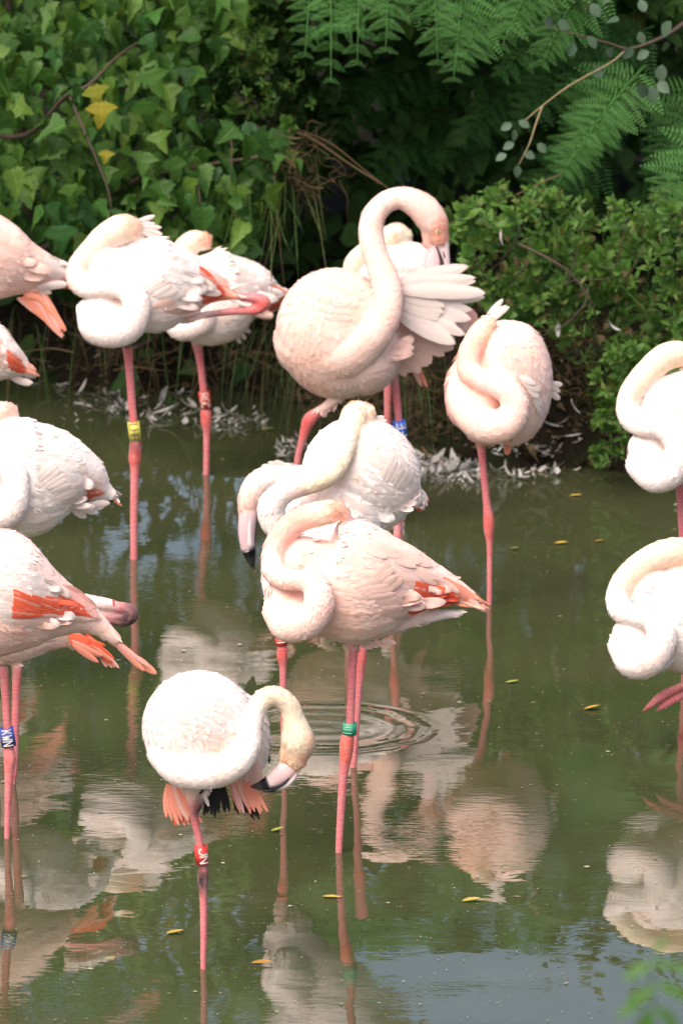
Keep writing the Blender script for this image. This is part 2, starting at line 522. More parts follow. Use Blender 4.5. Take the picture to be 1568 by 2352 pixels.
def twig(name, pts, r0, r1, mat, parent, n=5, ns=7):
    """pts: survey-grid (x, y, distance)"""
    C = catmull([at(*p) for p in pts], n)
    v, f = tube_mesh(C, np.linspace(r0, r1, len(C)), 1, ns, False)
    return mesh_obj(name, v-np.array(parent.location), f, mat, parent)

LB, LO, LN = leaf_mesh_broad(), leaf_mesh_oval(), leaf_mesh_oval(0.2, 0.25)
def warp(lf, sx, bend, curl, fold, seed):
    r_ = random.Random(seed)
    V = []
    for x, y, z in lf[0]:
        jit = 1+0.10*math.sin(y*23+seed*1.7)*(1 if x > 0 else -1)
        V.append((x*sx*jit+bend*y*y, y*(1-.06*abs(bend)), z+fold*abs(x)-curl*y*y+0.05*math.sin(3.1*y+seed)*x*3))
    return V, lf[1]
def lobed(lf):
    """the same leaf with deeper side lobes"""
    V = []
    for x, y, z in lf[0]:
        k = 1+0.42*max(0, math.cos((y-0.24)*11))*(0.24 < y+0.2)-0.22*max(0, math.cos((y-0.46)*13))
        V.append((x*k, y-0.05*abs(x)*max(0, math.cos((y-.24)*9)), z))
    return V, lf[1]
LBV = [warp(LB, .78, .0, .0, .0, 1), warp(LB, .68, .16, .18, .1, 2), warp(lobed(LB), .80, -.1, .05, .25, 3), warp(lobed(LB), .85, .08, .25, -.05, 4), warp(LB, .62, -.14, .3, .4, 5), warp(lobed(LB), .74, .05, -.12, .1, 6), warp(LB, .72, -.05, .1, .6, 7)]
ME_B = [build_mesh('leaf', *lf, M['leaf_broad']) for lf in LBV]
ME_Y = build_mesh('leaf', *LBV[3], M['leaf_yellow'])
rg = random.Random(21)

# ---- broad-leaved shrub on the left
shrub = thing('broad_leaved_shrub', 'shrub with big pointed toothed leaves overhanging the water at upper left', 'shrub', tuple(at(150, 700, 27.9)*np.array([1, 1, 0])+np.array([0, 0, 0.3])))
POLY_L = [(-60, -60), (560, -60), (545, 100), (470, 190), (440, 260), (560, 290), (690, 350), (700, 390), (640, 430), (600, 560), (520, 640), (450, 560), (400, 570), (330, 520), (200, 545), (100, 560), (-60, 540)]
for i in range(290):
    x, y = pick(POLY_L, rg)
    layer = i % 3
    Y = [26.75, 27.0, 27.25][layer]+rg.uniform(-.12, .12)+(0.15 if y < 200 else 0)
    s = rg.choice([rg.uniform(.045, .07), rg.uniform(.07, .112)])*(1.0 if layer == 0 else 0.95)
    tip = (rg.gauss(0.05, .45), rg.gauss(-.15, .35), -1.0 if rg.random() < .8 else -.2)
    nrm = (rg.gauss(0, .45), -0.8+rg.gauss(0, .3), 0.65+rg.gauss(0, .3))
    me = ME_B[rg.randrange(7)]
    inst('leaf', me, at(x, y-20, Y), tip, nrm, (s*rg.uniform(.85, 1.1), s, s), shrub)
for (x, y, s) in [(215, 225, .075), (232, 262, .085), (245, 375, .045)]:
    inst('leaf', ME_Y, at(x, y-30, 26.62), (rg.gauss(0, .2), -.2, -1), (0.2, -.9, .4), s, shrub)
bk = Bulk()
for i in range(300):
    x, y = pick(POLY_L, rg)
    bk.add(*LBV[rg.randrange(7)], at(x, y-15, rg.uniform(26.9, 27.4)), (rg.gauss(0.05, .55), rg.gauss(-.15, .4), -1.0), (rg.gauss(0, .5), -0.8+rg.gauss(0, .3), 0.6+rg.gauss(0, .35)), rg.uniform(.04, .085))
POLY_L2 = [(-500, -330), (-100, -380), (300, -330), (520, -250), (640, -60), (560, 250), (660, 400), (560, 560), (300, 620), (-100, 640), (-500, 600)]
for i in range(1050):
    x, y = pick(POLY_L2, rg)
    Y = rg.uniform(27.2, 28.3) if 0 < y else rg.uniform(26.9, 28.3)
    s = rg.uniform(0.055, 0.10)
    bk.add(*LBV[rg.randrange(7)], at(x, y, Y), (rg.gauss(0, .5), rg.gauss(-.1, .4), -1), (rg.gauss(0, .5), -.7, .7), s)
o = bk.build('foliage', M['leaf_broad'], shrub, shrub.location); tag(o, kind='stuff')
twig('branch', [(-80, 300, 27.4), (60, 310, 27.1), (150, 222, 26.9), (205, 195, 26.85), (270, 130, 26.9), (330, 90, 27)], .009, .003, M['bark'], shrub)
twig('branch', [(160, 220, 26.95), (190, 290, 26.8), (215, 350, 26.75), (250, 440, 26.7), (258, 500, 26.7)], .005, .002, M['bark'], shrub)
twig('branch', [(-80, 640, 28), (120, 560, 27.7), (300, 420, 27.3), (470, 380, 27.0), (600, 360, 26.9), (660, 350, 26.9)], .012, .002, M['bark'], shrub)
twig('branch', [(100, 700, 28.1), (60, 400, 27.9), (30, 100, 27.8), (0, -200, 27.8)], .02, .008, M['bark'], shrub)
twig('branch', [(330, 700, 28.1), (380, 400, 27.9), (420, 150, 27.7), (430, -200, 27.8)], .018, .006, M['bark'], shrub)
twig('branch', [(455, 420, 26.95), (462, 480, 26.8), (465, 540, 26.75)], .003, .0015, M['bark'], shrub)
twig('branch', [(530, 290, 26.95), (532, 340, 26.9), (530, 420, 26.8)], .003, .0015, M['bark'], shrub)

# ---- small-leaved sprigs
def sprig_geo(rg, n=11, leaf=LO, wide=1.0):
    B = Bulk()
    for i in range(n):
        t = i/(n-1)
        a = i*2.4+rg.uniform(-.3, .3)
        out = 0.95-0.55*t
        tip = (math.cos(a)*out, 0.35+0.75*t, math.sin(a)*out)
        B.add(*leaf, (0, t*0.55, 0), tip, (math.cos(a)*-.4, 1.0-0.4*t, math.sin(a)*-.4), rg.uniform(.38, .60)*(1.0-0.35*t)*wide)
    v, f = tube_mesh([(0, -0.35, 0), (0, 0.1, 0), (0, .55, 0)], [.018, .015, .008], 1, 5, False)
    B.raw(v, f)
    return np.concatenate(B.V), B.F
SPR = [sprig_geo(random.Random(k), 8+(k*3) % 6, LO if k % 2 else LN, [1, 1.15, .8, 1.3, .9][k]) for k in range(5)]
ME_S = [build_mesh('sprig', [tuple(map(float, p)) for p in v], f, M['leaf_small']) for v, f in SPR]
def sprigs(root, poly, nobj, nbulk, Y0, Y1, s0, s1, mat, rg, upish=0.7, bulk_back=0.5, polyb=None):
    for i in range(nobj):
        x, y = pick(poly, rg)
        Y = rg.uniform(Y0, Y0+(Y1-Y0)*.5)
        tip = (rg.gauss(0, .6), -0.7+rg.gauss(0, .35), upish+rg.gauss(0, .4))
        inst('sprig', ME_S[rg.randrange(5)], at(x, y, Y), tip, (rg.gauss(0, 1), rg.gauss(0, 1), 0.3), rg.uniform(s0, s1), root)
    if nbulk:
        B = Bulk()
        for i in range(nbulk):
            x, y = pick(polyb or poly, rg)
            v, f = SPR[rg.randrange(5)]
            B.add(v, f, at(x, y, rg.uniform(Y0+(Y1-Y0)*.2, Y1+bulk_back)), (rg.gauss(0, .6), -0.6+rg.gauss(0, .4), upish+rg.gauss(0, .5)), (rg.gauss(0, 1), rg.gauss(0, 1), .3), rg.uniform(s0, s1))
        o = B.build('foliage', mat, root, root.location); tag(o, kind='stuff')

bush = thing('small_leaved_bush', 'dense bush of small bright green leaves on the right bank', 'bush', tuple(at(1400, 900, 27.3)*np.array([1, 1, 0])+np.array([0, 0, 0.25])))
POLY_R = [(1045, 480), (1100, 460), (1150, 500), (1200, 450), (1290, 455), (1400, 480), (1480, 490), (1640, 470), (1640, 880), (1500, 880), (1420, 830), (1330, 790), (1240, 800), (1180, 760), (1110, 740), (1090, 660), (1040, 600)]
sprigs(bush, POLY_R, 210, 520, 26.35, 26.95, 0.045, 0.10, M['leaf_small'], rg, polyb=[(1000, 500), (1200, 430), (1700, 430), (2100, 350), (2100, 1050), (1560, 1000), (1300, 830), (1100, 760)])
trail = thing('trailing_shrub', 'leafy trailing stems hanging to the water beside the right edge', 'shrub', tuple(at(1420, 1060, 26.6)*np.array([1, 1, 0])))
POLY_T = [(1330, 870), (1400, 800), (1480, 790), (1570, 860), (1640, 900), (1640, 1000), (1480, 940), (1440, 960), (1455, 1010), (1410, 1065), (1375, 1060), (1395, 1000), (1350, 960), (1400, 930), (1345, 910)]
sprigs(trail, POLY_T, 70, 90, 26.25, 26.6, 0.05, 0.075, M['leaf_small'], rg, 0.2, 0.2)
twig('stem', [(1500, 860, 26.7), (1450, 930, 26.5), (1420, 1000, 26.4), (1395, 1080, 26.4)], .004, .002, M['bark'], trail)
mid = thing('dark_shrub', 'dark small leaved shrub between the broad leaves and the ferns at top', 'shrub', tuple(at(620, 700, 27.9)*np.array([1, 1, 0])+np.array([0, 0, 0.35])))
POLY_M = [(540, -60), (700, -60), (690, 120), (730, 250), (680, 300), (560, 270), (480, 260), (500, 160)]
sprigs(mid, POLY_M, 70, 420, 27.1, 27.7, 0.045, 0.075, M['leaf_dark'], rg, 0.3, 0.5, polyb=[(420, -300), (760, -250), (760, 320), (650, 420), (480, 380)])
for k_, (a_, b_, c_) in enumerate([((1100, 720), (1180, 640), (1260, 560)), ((1250, 800), (1290, 690), (1330, 560)), ((1400, 820), (1420, 690), (1480, 560)), ((1180, 740), (1120, 650), (1080, 560)), ((1330, 760), (1400, 650), (1440, 500)), ((1500, 850), (1540, 700), (1560, 540)), ((1220, 700), (1300, 650), (1400, 640)), ((1060, 660), (1150, 600), (1230, 470))]):
    twig('branch', [(*a_, 26.9), (*b_, 26.45), (*c_, 26.4)], .004, .0015, M['bark'], bush)
dd_ = Bulk()
for i in range(60):
    x, y = pick(POLY_R, rg)
    dd_.add(*LBV[rg.randrange(7)], at(x, y, rg.uniform(26.3, 26.7)), (rg.gauss(0, .7), -.2, -.8), (rg.gauss(0, .6), -.8, .4), rg.uniform(.018, .032))
o = dd_.build('dry_leaves', M['straw'], bush, bush.location); tag(o, kind='stuff')
twig('branch', [(600, 700, 28), (640, 400, 27.9), (620, 100, 27.8), (600, -200, 27.8)], .015, .005, M['bark'], mid)
herb = thing('pale_herb', 'upright pale green herb stem beside the preening flamingo\'s head', 'plant', tuple(at(1050, 800, 26.9)*np.array([1, 1, 0])+np.array([0, 0, 0.2])))
sprigs(herb, [(1030, 470), (1100, 460), (1110, 520), (1070, 570), (1035, 560)], 16, 0, 26.5, 26.7, 0.05, 0.08, None, rg, .9)
twig('stem', [(1050, 620, 26.8), (1055, 540, 26.65), (1065, 470, 26.6)], .004, .002, M['sedge'], herb)

# ---- bracken
def pinna_geo(n=13, width=0.23):
    B = Bulk()
    v0 = [(0, 0, 0), (-.5, .42, .02), (-.28, .82, .0), (0, 1, -.06), (.28, .82, .0), (.5, .42, .02), (0, .45, -.03)]
    f0 = [(0, 6, 1), (1, 6, 2), (2, 6, 3), (3, 6, 4), (4, 6, 5), (5, 6, 0)]
    for i in range(n):
        t = (i+0.5)/n
        prof = math.sin(min(1, t*2.2+0.35)*math.pi/2)*(1-t)**0.75
        L = width*max(.08, prof)*1.25
        for s in (-1, 1):
            vv = [(x*0.044, y*L, z*L) for x, y, z in v0]
            B.add(vv, f0, (0, t, -0.10*t*t), (s*1.0, 0.30, -0.10), (0, 0.05, 1), 1.0)
    v, f = tube_mesh([(0, 0, 0), (0, .5, -.025), (0, 1.0, -.10)], [.008, .006, .002], 1, 4, False)
    B.raw(v, f)
    return [tuple(map(float, p)) for p in np.concatenate(B.V)], B.F
ME_P = build_mesh('pinna', *pinna_geo(), M['fern'])
ME_PS = build_mesh('pinna', *pinna_geo(9, 0.28), M['fern'])
def frond(parent, base, tip, Ya, Yb, sag, L0, sides=(1, 1), n=11, facing=(0, -.7, .7), down=0.35, start=0.12):
    """base, tip: survey-grid points; pinnae along the rachis, longest near the base"""
    a, b_ = at(*base, Ya), at(*tip, Yb)
    mid_ = (a+b_)/2+np.array([0, 0, sag])
    C = catmull([a, mid_, b_], 10)
    fo = bpy.data.objects.new('frond', None)
    v, f = tube_mesh(C, np.linspace(.004, .001, len(C)), 1, 5, False)
    fo = mesh_obj('frond', v-np.array(parent.location), f, M['fern'], parent)
    T = np.gradient(C, axis=0)
    for i in range(n):
        t = start+(1-start)*(i/(n-1))*.97
        k = t*(len(C)-1); k0 = int(k); p = C[min(k0, len(C)-1)]*(1-(k-k0))+C[min(k0+1, len(C)-1)]*(k-k0)
        tg = Vector(T[k0]).normalized(); nr = Vector(facing).normalized()
        sd_ = tg.cross(nr).normalized()
        L = L0*(1-t)**0.8+0.03
        for j, s in enumerate((-1, 1)):
            if not sides[j] or rg.random() < .05: continue
            dr = sd_*s+tg*0.45+Vector((rg.gauss(0, .13), rg.gauss(0, .13), -down+rg.gauss(0, .13)))
            o = bpy.data.objects.new('pinna', ME_P if L > .07 else ME_PS)
            ls = L*rg.uniform(.78, 1.15)
            o.matrix_world = Matrix.Translation(Vector(p)-Vector(parent.location)) @ basis(dr, nr+Vector((rg.gauss(0, .15), 0, rg.gauss(0, .15)))).to_4x4() @ Matrix.Diagonal((ls*1.05, ls, ls, 1))
            COL.objects.link(o); o.parent = fo
def fern(label, loc):
    return thing('bracken_fern', label, 'fern', tuple(at(*loc)*np.array([1, 1, 0])+np.array([0, 0, ground_z(at(*loc)[0], loc[2])])))
fa_ = fern('bracken fern arching over from the top centre', (950, 700, 28.0))
frond(fa_, (1150, -70), (715, 85), 27.2, 26.7, .05, .21, n=13, facing=(0, -.75, .6), down=.75)
frond(fa_, (1130, -30), (1060, 160), 27.0, 26.75, .03, .16, n=10, facing=(0, -.8, .5), down=.3)
frond(fa_, (760, -120), (760, 190), 27.0, 26.6, .03, .10, n=9, facing=(.1, -.85, .4), down=.1)
frond(fa_, (900, -160), (885, 120), 27.0, 26.6, .03, .14, n=10, facing=(0, -.85, .4), down=.1)
frond(fa_, (990, -160), (1005, 150), 27.0, 26.65, .03, .14, n=10, facing=(0, -.85, .4), down=.1)
frond(fa_, (830, -160), (820, 150), 26.95, 26.6, .03, .12, n=10, facing=(0, -.85, .4), down=.1)
frond(fa_, (1080, -140), (1040, 190), 27.0, 26.7, .03, .15, n=11, facing=(.1, -.85, .4), down=.1)
frond(fa_, (720, -60), (700, 130), 27.0, 26.7, .03, .09, n=8, facing=(.1, -.85, .4), down=.1)
twig('stipe', [(950, 700, 28.0), (1080, 300, 27.9), (1150, -70, 27.2)], .006, .003, M['fern'], fa_)
fb_ = fern('bracken fern with drooping fronds at top right of centre', (1200, 700, 28.0))
frond(fb_, (1420, -20), (1060, 70), 27.3, 26.85, .05, .20, n=12, facing=(0, -.7, .7), down=.6)
frond(fb_, (1330, 20), (1150, 170), 27.2, 26.9, .03, .15, n=10, facing=(0, -.8, .5), down=.4)
frond(fb_, (1500, 60), (1290, 200), 27.3, 27.0, .03, .16, n=10, facing=(0, -.8, .5), down=.4)
frond(fb_, (1250, 150), (1060, 330), 27.7, 27.4, .03, .17, n=10, facing=(0, -.8, .5), down=.3)
frond(fb_, (1280, -120), (1150, 110), 26.95, 26.7, .03, .15, n=11, facing=(0, -.85, .4), down=.2)
frond(fb_, (1380, -80), (1240, 150), 27.0, 26.75, .03, .15, n=11, facing=(0, -.85, .4), down=.2)
frond(fb_, (1350, 140), (1180, 290), 27.4, 27.1, .03, .15, n=10, facing=(0, -.85, .4), down=.2)
twig('stipe', [(1200, 700, 28.0), (1330, 300, 27.9), (1420, -20, 27.3)], .006, .003, M['fern'], fb_)
fc_ = fern('upright bracken fern behind the bush at the right', (1450, 620, 27.6))
frond(fc_, (1480, 150), (1290, 400), 27.0, 26.7, .02, .15, n=13, facing=(-.2, -.85, .4), down=-.05)
frond(fc_, (1420, 200), (1270, 440), 27.15, 26.85, .02, .13, n=12, facing=(.1, -.85, .4), down=0)
frond(fc_, (1660, 330), (1500, 500), 26.9, 26.6, .03, .17, n=11, facing=(0, -.8, .5), down=.1)
frond(fc_, (1600, 180), (1500, 420), 27.3, 27.1, .03, .17, n=11, facing=(0, -.8, .5), down=.1)
frond(fc_, (1380, 330), (1200, 480), 27.6, 27.3, .03, .15, n=10, facing=(0, -.8, .5), down=.2)
twig('stipe', [(1450, 620, 27.6), (1490, 350, 27.3), (1480, 150, 27.0)], .006, .003, M['fern'], fc_)
fd_ = fern('shaded bracken fern in the dark hollow at the centre', (900, 560, 27.9))
for (bs, tp, L) in [((1050, 120), (800, 250), .16), ((1080, 230), (850, 380), .17), ((980, 260), (1090, 420), .15), ((900, 150), (760, 330), .14), ((1000, 330), (870, 420), .13), ((1200, 300), (1000, 380), .16)]:
    frond(fd_, bs, tp, 27.9, 27.55, .03, L, n=9, down=.3)
twig('stipe', [(900, 560, 27.9), (960, 400, 27.95), (1050, 120, 27.9)], .005, .003, M['fern'], fd_)

# ---- willow branch with round grey-green leaves
wil = thing('willow_branch', 'willow branch with round grey green leaves reaching in at top right', 'branch', tuple(at(1700, -60, 26.6)))
twig('stem', [(1700, -60, 26.6), (1568, 55, 26.4), (1500, 95, 26.3), (1440, 112, 26.3), (1400, 100, 26.3), (1250, 60, 26.3)], .008, .002, M['bark'], wil)
twig('stem', [(1440, 112, 26.3), (1400, 145, 26.2), (1310, 195, 26.1), (1245, 243, 26.1), (1195, 285, 26.1)], .0035, .0018, M['bark_pale'], wil)
twig('stem', [(1245, 243, 26.1), (1228, 290, 26.08), (1215, 330, 26.05), (1190, 380, 26.05)], .0035, .0015, M['bark_pale'], wil)
ME_W = build_mesh('leaf', *leaf_mesh_oval(0.36, 0.12), M['leaf_willow'])
for (x, y) in [(1247, 57), (1318, 110), (1348, 95), (1390, 125), (1450, 119), (1468, 84), (1527, 107), (1461, 209), (1492, 209), (1280, 60), (1355, 20), (1400, -10), (1420, 60), (1490, 130), (1520, 160), (1380, 170), (1540, 60), (1480, 40), (1510, 200)]:
    inst('leaf', ME_W, at(x, y-12, 26.2+rg.uniform(-.08, .1)), (rg.gauss(0, .7), rg.gauss(0, .3), -.8+rg.gauss(0, .4)), (rg.gauss(0, .3), -.9, .3), rg.uniform(.038, .055), wil)
for (x, y, a) in [(1175, 296, -1), (1180, 308, 0), (1190, 290, 1), (1163, 366, -1), (1202, 361, 1), (1187, 391, 0), (1180, 340, -1), (1235, 340, .4)]:
    inst('leaf', ME_W, at(x, y-12, 26.05), (a, -.2, -.5-.5*(a == 0)), (rg.gauss(0, .3), -.8, .5), .036, wil)

# ---- bank edge: sedge, straw, stems
def blade_geo(C, w0):
    C = catmull(C, 6)
    T = np.gradient(C, axis=0)
    sd_ = np.cross(T, [0.15, -1, .2]); sd_ /= np.linalg.norm(sd_, axis=1)[:, None]+1e-9
    n = len(C); wv = w0*np.minimum(1, 1.15-np.linspace(0, 1, n))**0.8
    V = np.concatenate([C-sd_*wv[:, None]/2, C+np.array([0, -w0*.25, 0]), C+sd_*wv[:, None]/2])
    F = [(i, i+1, n+i+1, n+i) for i in range(n-1)]+[(n+i, n+i+1, 2*n+i+1, 2*n+i) for i in range(n-1)]
    return V, F
def clump(label, x0, x1, ytop, Yb, n, seed, mat='sedge', drop=(200, 330), lean=(-60, 60), w=(.003, .006), name='sedge_clump', up=40):
    rg_ = random.Random(seed)
    root = thing(name, label, 'sedge', tuple(at((x0+x1)/2, ytop+80, Yb)*np.array([1, 1, 0])+np.array([0, 0, ground_z(at((x0+x1)/2, ytop, Yb)[0], Yb)])), None)
    for i in range(n):
        x = rg_.uniform(x0, x1); y = ytop+rg_.uniform(-40, 40)
        ln = rg_.uniform(*lean); dr = rg_.uniform(*drop)
        Y1 = Yb-rg_.uniform(.35, .75)
        pts = [at(x, y+30, Yb), at(x+ln*.3, y-rg_.uniform(0, up), (Yb*.6+Y1*.4)), at(x+ln*.75, y+dr*.45, Y1), at(x+ln, y+dr, Y1-.05)]
        if pts[-1][2] < 0.01: pts[-1][2] = 0.01
        V, F = blade_geo(pts, rg_.uniform(*w))
        mesh_obj('blade', V-np.array(root.location), F, M[mat if rg_.random() < .72 else 'straw'], root)
clump('sedge hanging over the dark bank beneath the left sleepers', 180, 430, 690, 28.05, 12, 31)
clump('sedge and straw behind the red ringed leg', 430, 640, 680, 27.8, 15, 32, drop=(180, 360), lean=(-90, 60))
clump('green rushes leaning left below the large preening flamingo', 600, 760, 800, 27.3, 24, 33, drop=(120, 260), lean=(-120, 20))
clump('dry grass hanging under the bank between preening bird and peach bird', 850, 1060, 830, 27.05, 20, 34, drop=(90, 220), lean=(-60, 50))
clump('thin rush blades rising behind the broad leaves', 480, 720, 480, 27.3, 22, 35, drop=(60, 200), lean=(-90, 90), up=130)
clump('sparse straw at the far left bank edge', 0, 200, 740, 28.1, 9, 36, drop=(150, 280))
def dead_stem(label, pts, r0, r1, mat='straw'):
    p = at(*pts[0])
    root = thing('dead_stem', label, 'stem', tuple(p))
    twig('stem', pts, r0, r1, M[mat], root)
dead_stem('long dry brown stem slanting down to the preening neck', [(680, 305, 27.0), (720, 320, 26.9), (800, 375, 26.7), (880, 425, 26.6)], .004, .003)
dead_stem('second dry stem slanting beside the first', [(690, 300, 27.05), (760, 330, 26.9), (830, 385, 26.8), (900, 440, 26.7)], .003, .002)
dead_stem('bare brown twig curving through the right bush', [(1190, 560, 26.3), (1270, 600, 26.2), (1320, 640, 26.2), (1360, 700, 26.2), (1365, 740, 26.3), (1360, 800, 26.4)], .004, .002, 'bark')
dead_stem('thin bare twig below the right bush', [(1350, 660, 26.3), (1340, 700, 26.25), (1290, 750, 26.25), (1200, 790, 26.3)], .0025, .0012, 'bark')
dead_stem('short dead twig slanting behind the right bush', [(1290, 400, 26.6), (1230, 425, 26.6), (1180, 450, 26.6)], .003, .002)
def tangle(name, label, poly, n, Y0, Y1, seed, mat='straw', L=.12, w=.003):
    rg_ = random.Random(seed); B = Bulk()
    for i in range(n):
        x, y = pick(poly, rg_); p = at(x, y, rg_.uniform(Y0, Y1))
        q = [p]
        d = np.array([rg_.gauss(0, 1), rg_.gauss(0, .5), rg_.gauss(-.2, .9)])
        for k in range(3):
            d = d+np.array([rg_.gauss(0, .7), rg_.gauss(0, .3), rg_.gauss(-.1, .7)]); d /= np.linalg.norm(d)
            q.append(q[-1]+d*L*rg_.uniform(.2, .5))
        V, F = blade_geo(q, w*rg_.uniform(.6, 1.3)); B.raw(V, F)
    o = B.build(name, M[mat]); tag(o, label, None, None, 'stuff')
tangle('dry_tangle', 'curly dry brown stems tangled in the bank', [(600, 280), (760, 300), (780, 420), (680, 480), (640, 420), (590, 330)], 90, 26.9, 27.3, 41)
tangle('dry_tangle', 'dry roots and stems under the right bush', [(1230, 720), (1400, 720), (1420, 850), (1370, 960), (1300, 930), (1260, 820), (1040, 640), (1060, 590)], 170, 26.5, 27.0, 42)
tangle('dry_tangle', 'mat of dry grass at the foot of the bank', [(850, 850), (1050, 820), (1080, 1000), (900, 1010), (660, 900), (640, 820)], 260, 26.6, 27.1, 43)
tangle('dry_tangle', 'dry stems standing in the shaded bank at left', [(150, 690), (660, 680), (660, 860), (150, 850)], 120, 27.2, 27.9, 44, L=.2)

# ---- dense undergrowth filling the bank behind
B = Bulk()
def top_of(x):
    """height of the vegetation at grid column x"""
    return float(np.interp(x, [-700, 0, 400, 620, 800, 1000, 1300, 1600, 2300], [2.8, 2.8, 2.7, 2.3, 1.8, 1.48, 1.42, 1.75, 2.4]))
B2 = Bulk()
for i in range(8500):
    x = rg.uniform(-700, 2300); Y = rg.uniform(27.5, 29.0)
    p = at(x, 600, Y); gz = ground_z(p[0], Y)
    z = gz+(top_of(x)-gz)*rg.random()**0.65*rg.uniform(.85, 1.05)
    lf = LB if rg.random() < .4 else LO
    (B if z < 1.15 else B2).add(*lf, (p[0], Y, z), (rg.gauss(0, .7), rg.gauss(-.2, .4), -.7+rg.gauss(0, .5)), (rg.gauss(0, .5), -.6, .7), rg.uniform(.05, .10))  # leaf green split by height: shade below and lit tops put into colour
for i in range(1500):  # extra leaf slab, added just above the view to shade the hollow
    x = rg.uniform(560, 1500); Y = rg.uniform(26.9, 28.6)
    z0 = float(at(x, 0, Y)[2])
    B.add(*LB, (at(x, 600, Y)[0], Y, z0+rg.uniform(.02, .20)), (rg.gauss(0, .9), -.5+rg.gauss(0, .6), -.3+rg.gauss(0, .3)), (rg.gauss(0, .3), -.3, 1), rg.uniform(.06, .11))
o = B2.build('bush_canopy', M['leaf_small']); tag(o, 'bush tops rising above the bank behind, sunlit look put into a brighter leaf green', None, None, 'stuff')
o = B.build('undergrowth', M['leaf_dark']); tag(o, 'dark leafy undergrowth filling the bank behind, with an unseen leaf layer added above to shade the hollow', None, None, 'stuff')

# ---- leaf litter and mud crumbs along the waterline
B = Bulk()
for i in range(1100):
    x = rg.uniform(-1.6, 1.7); Y = shore(x)+rg.uniform(-.03, .5)
    z = max(0.003, ground_z(x, Y))+rg.uniform(0, .015)
    B.add(*LBV[rg.randrange(7)], (x, Y, z), (rg.gauss(0, 1), rg.gauss(0, 1), rg.gauss(0, .25)), (rg.gauss(0, .4), -.4, 1), rg.uniform(.015, .05))
o = B.build('leaf_litter', M['straw']); tag(o, 'dead brown leaves littering the shaded bank', None, None, 'stuff')
# ------------------------------------------------------------------ flamingos
WHITE = (0.87, 0.78, 0.745); BLUSH = (0.87, 0.63, 0.555); PEACH = (0.86, 0.51, 0.42); CREAM = (0.84, 0.72, 0.55)
SAND = (0.84, 0.66, 0.49); FACE = (0.84, 0.36, 0.24); LEG = (0.68, 0.20, 0.22); KNEE = (0.72, 0.13, 0.12)
DARK = (0.035, 0.03, 0.035); MUD = (0.26, 0.09, 0.10); ORANGE = (0.80, 0.28, 0.17)
C1 = (.4394, 0, 459.3); C2 = (.4760, 545.4, 401.9); C3 = (.4211, 516.7, 889.9)
C4 = (.3662, 258.4, 1492.8); C5 = (.4272, 1263.1, 717.7); C6 = (.4760, 0, 889.9); CD = (1.0, 0, 0)
FS = [0, .12, .35, .62, .82, .94, 1.0]
FW = [.40, .70, 1.0, 1.0, .78, .45, .06]
EYE0 = Vector((0, 0, CAM_H))

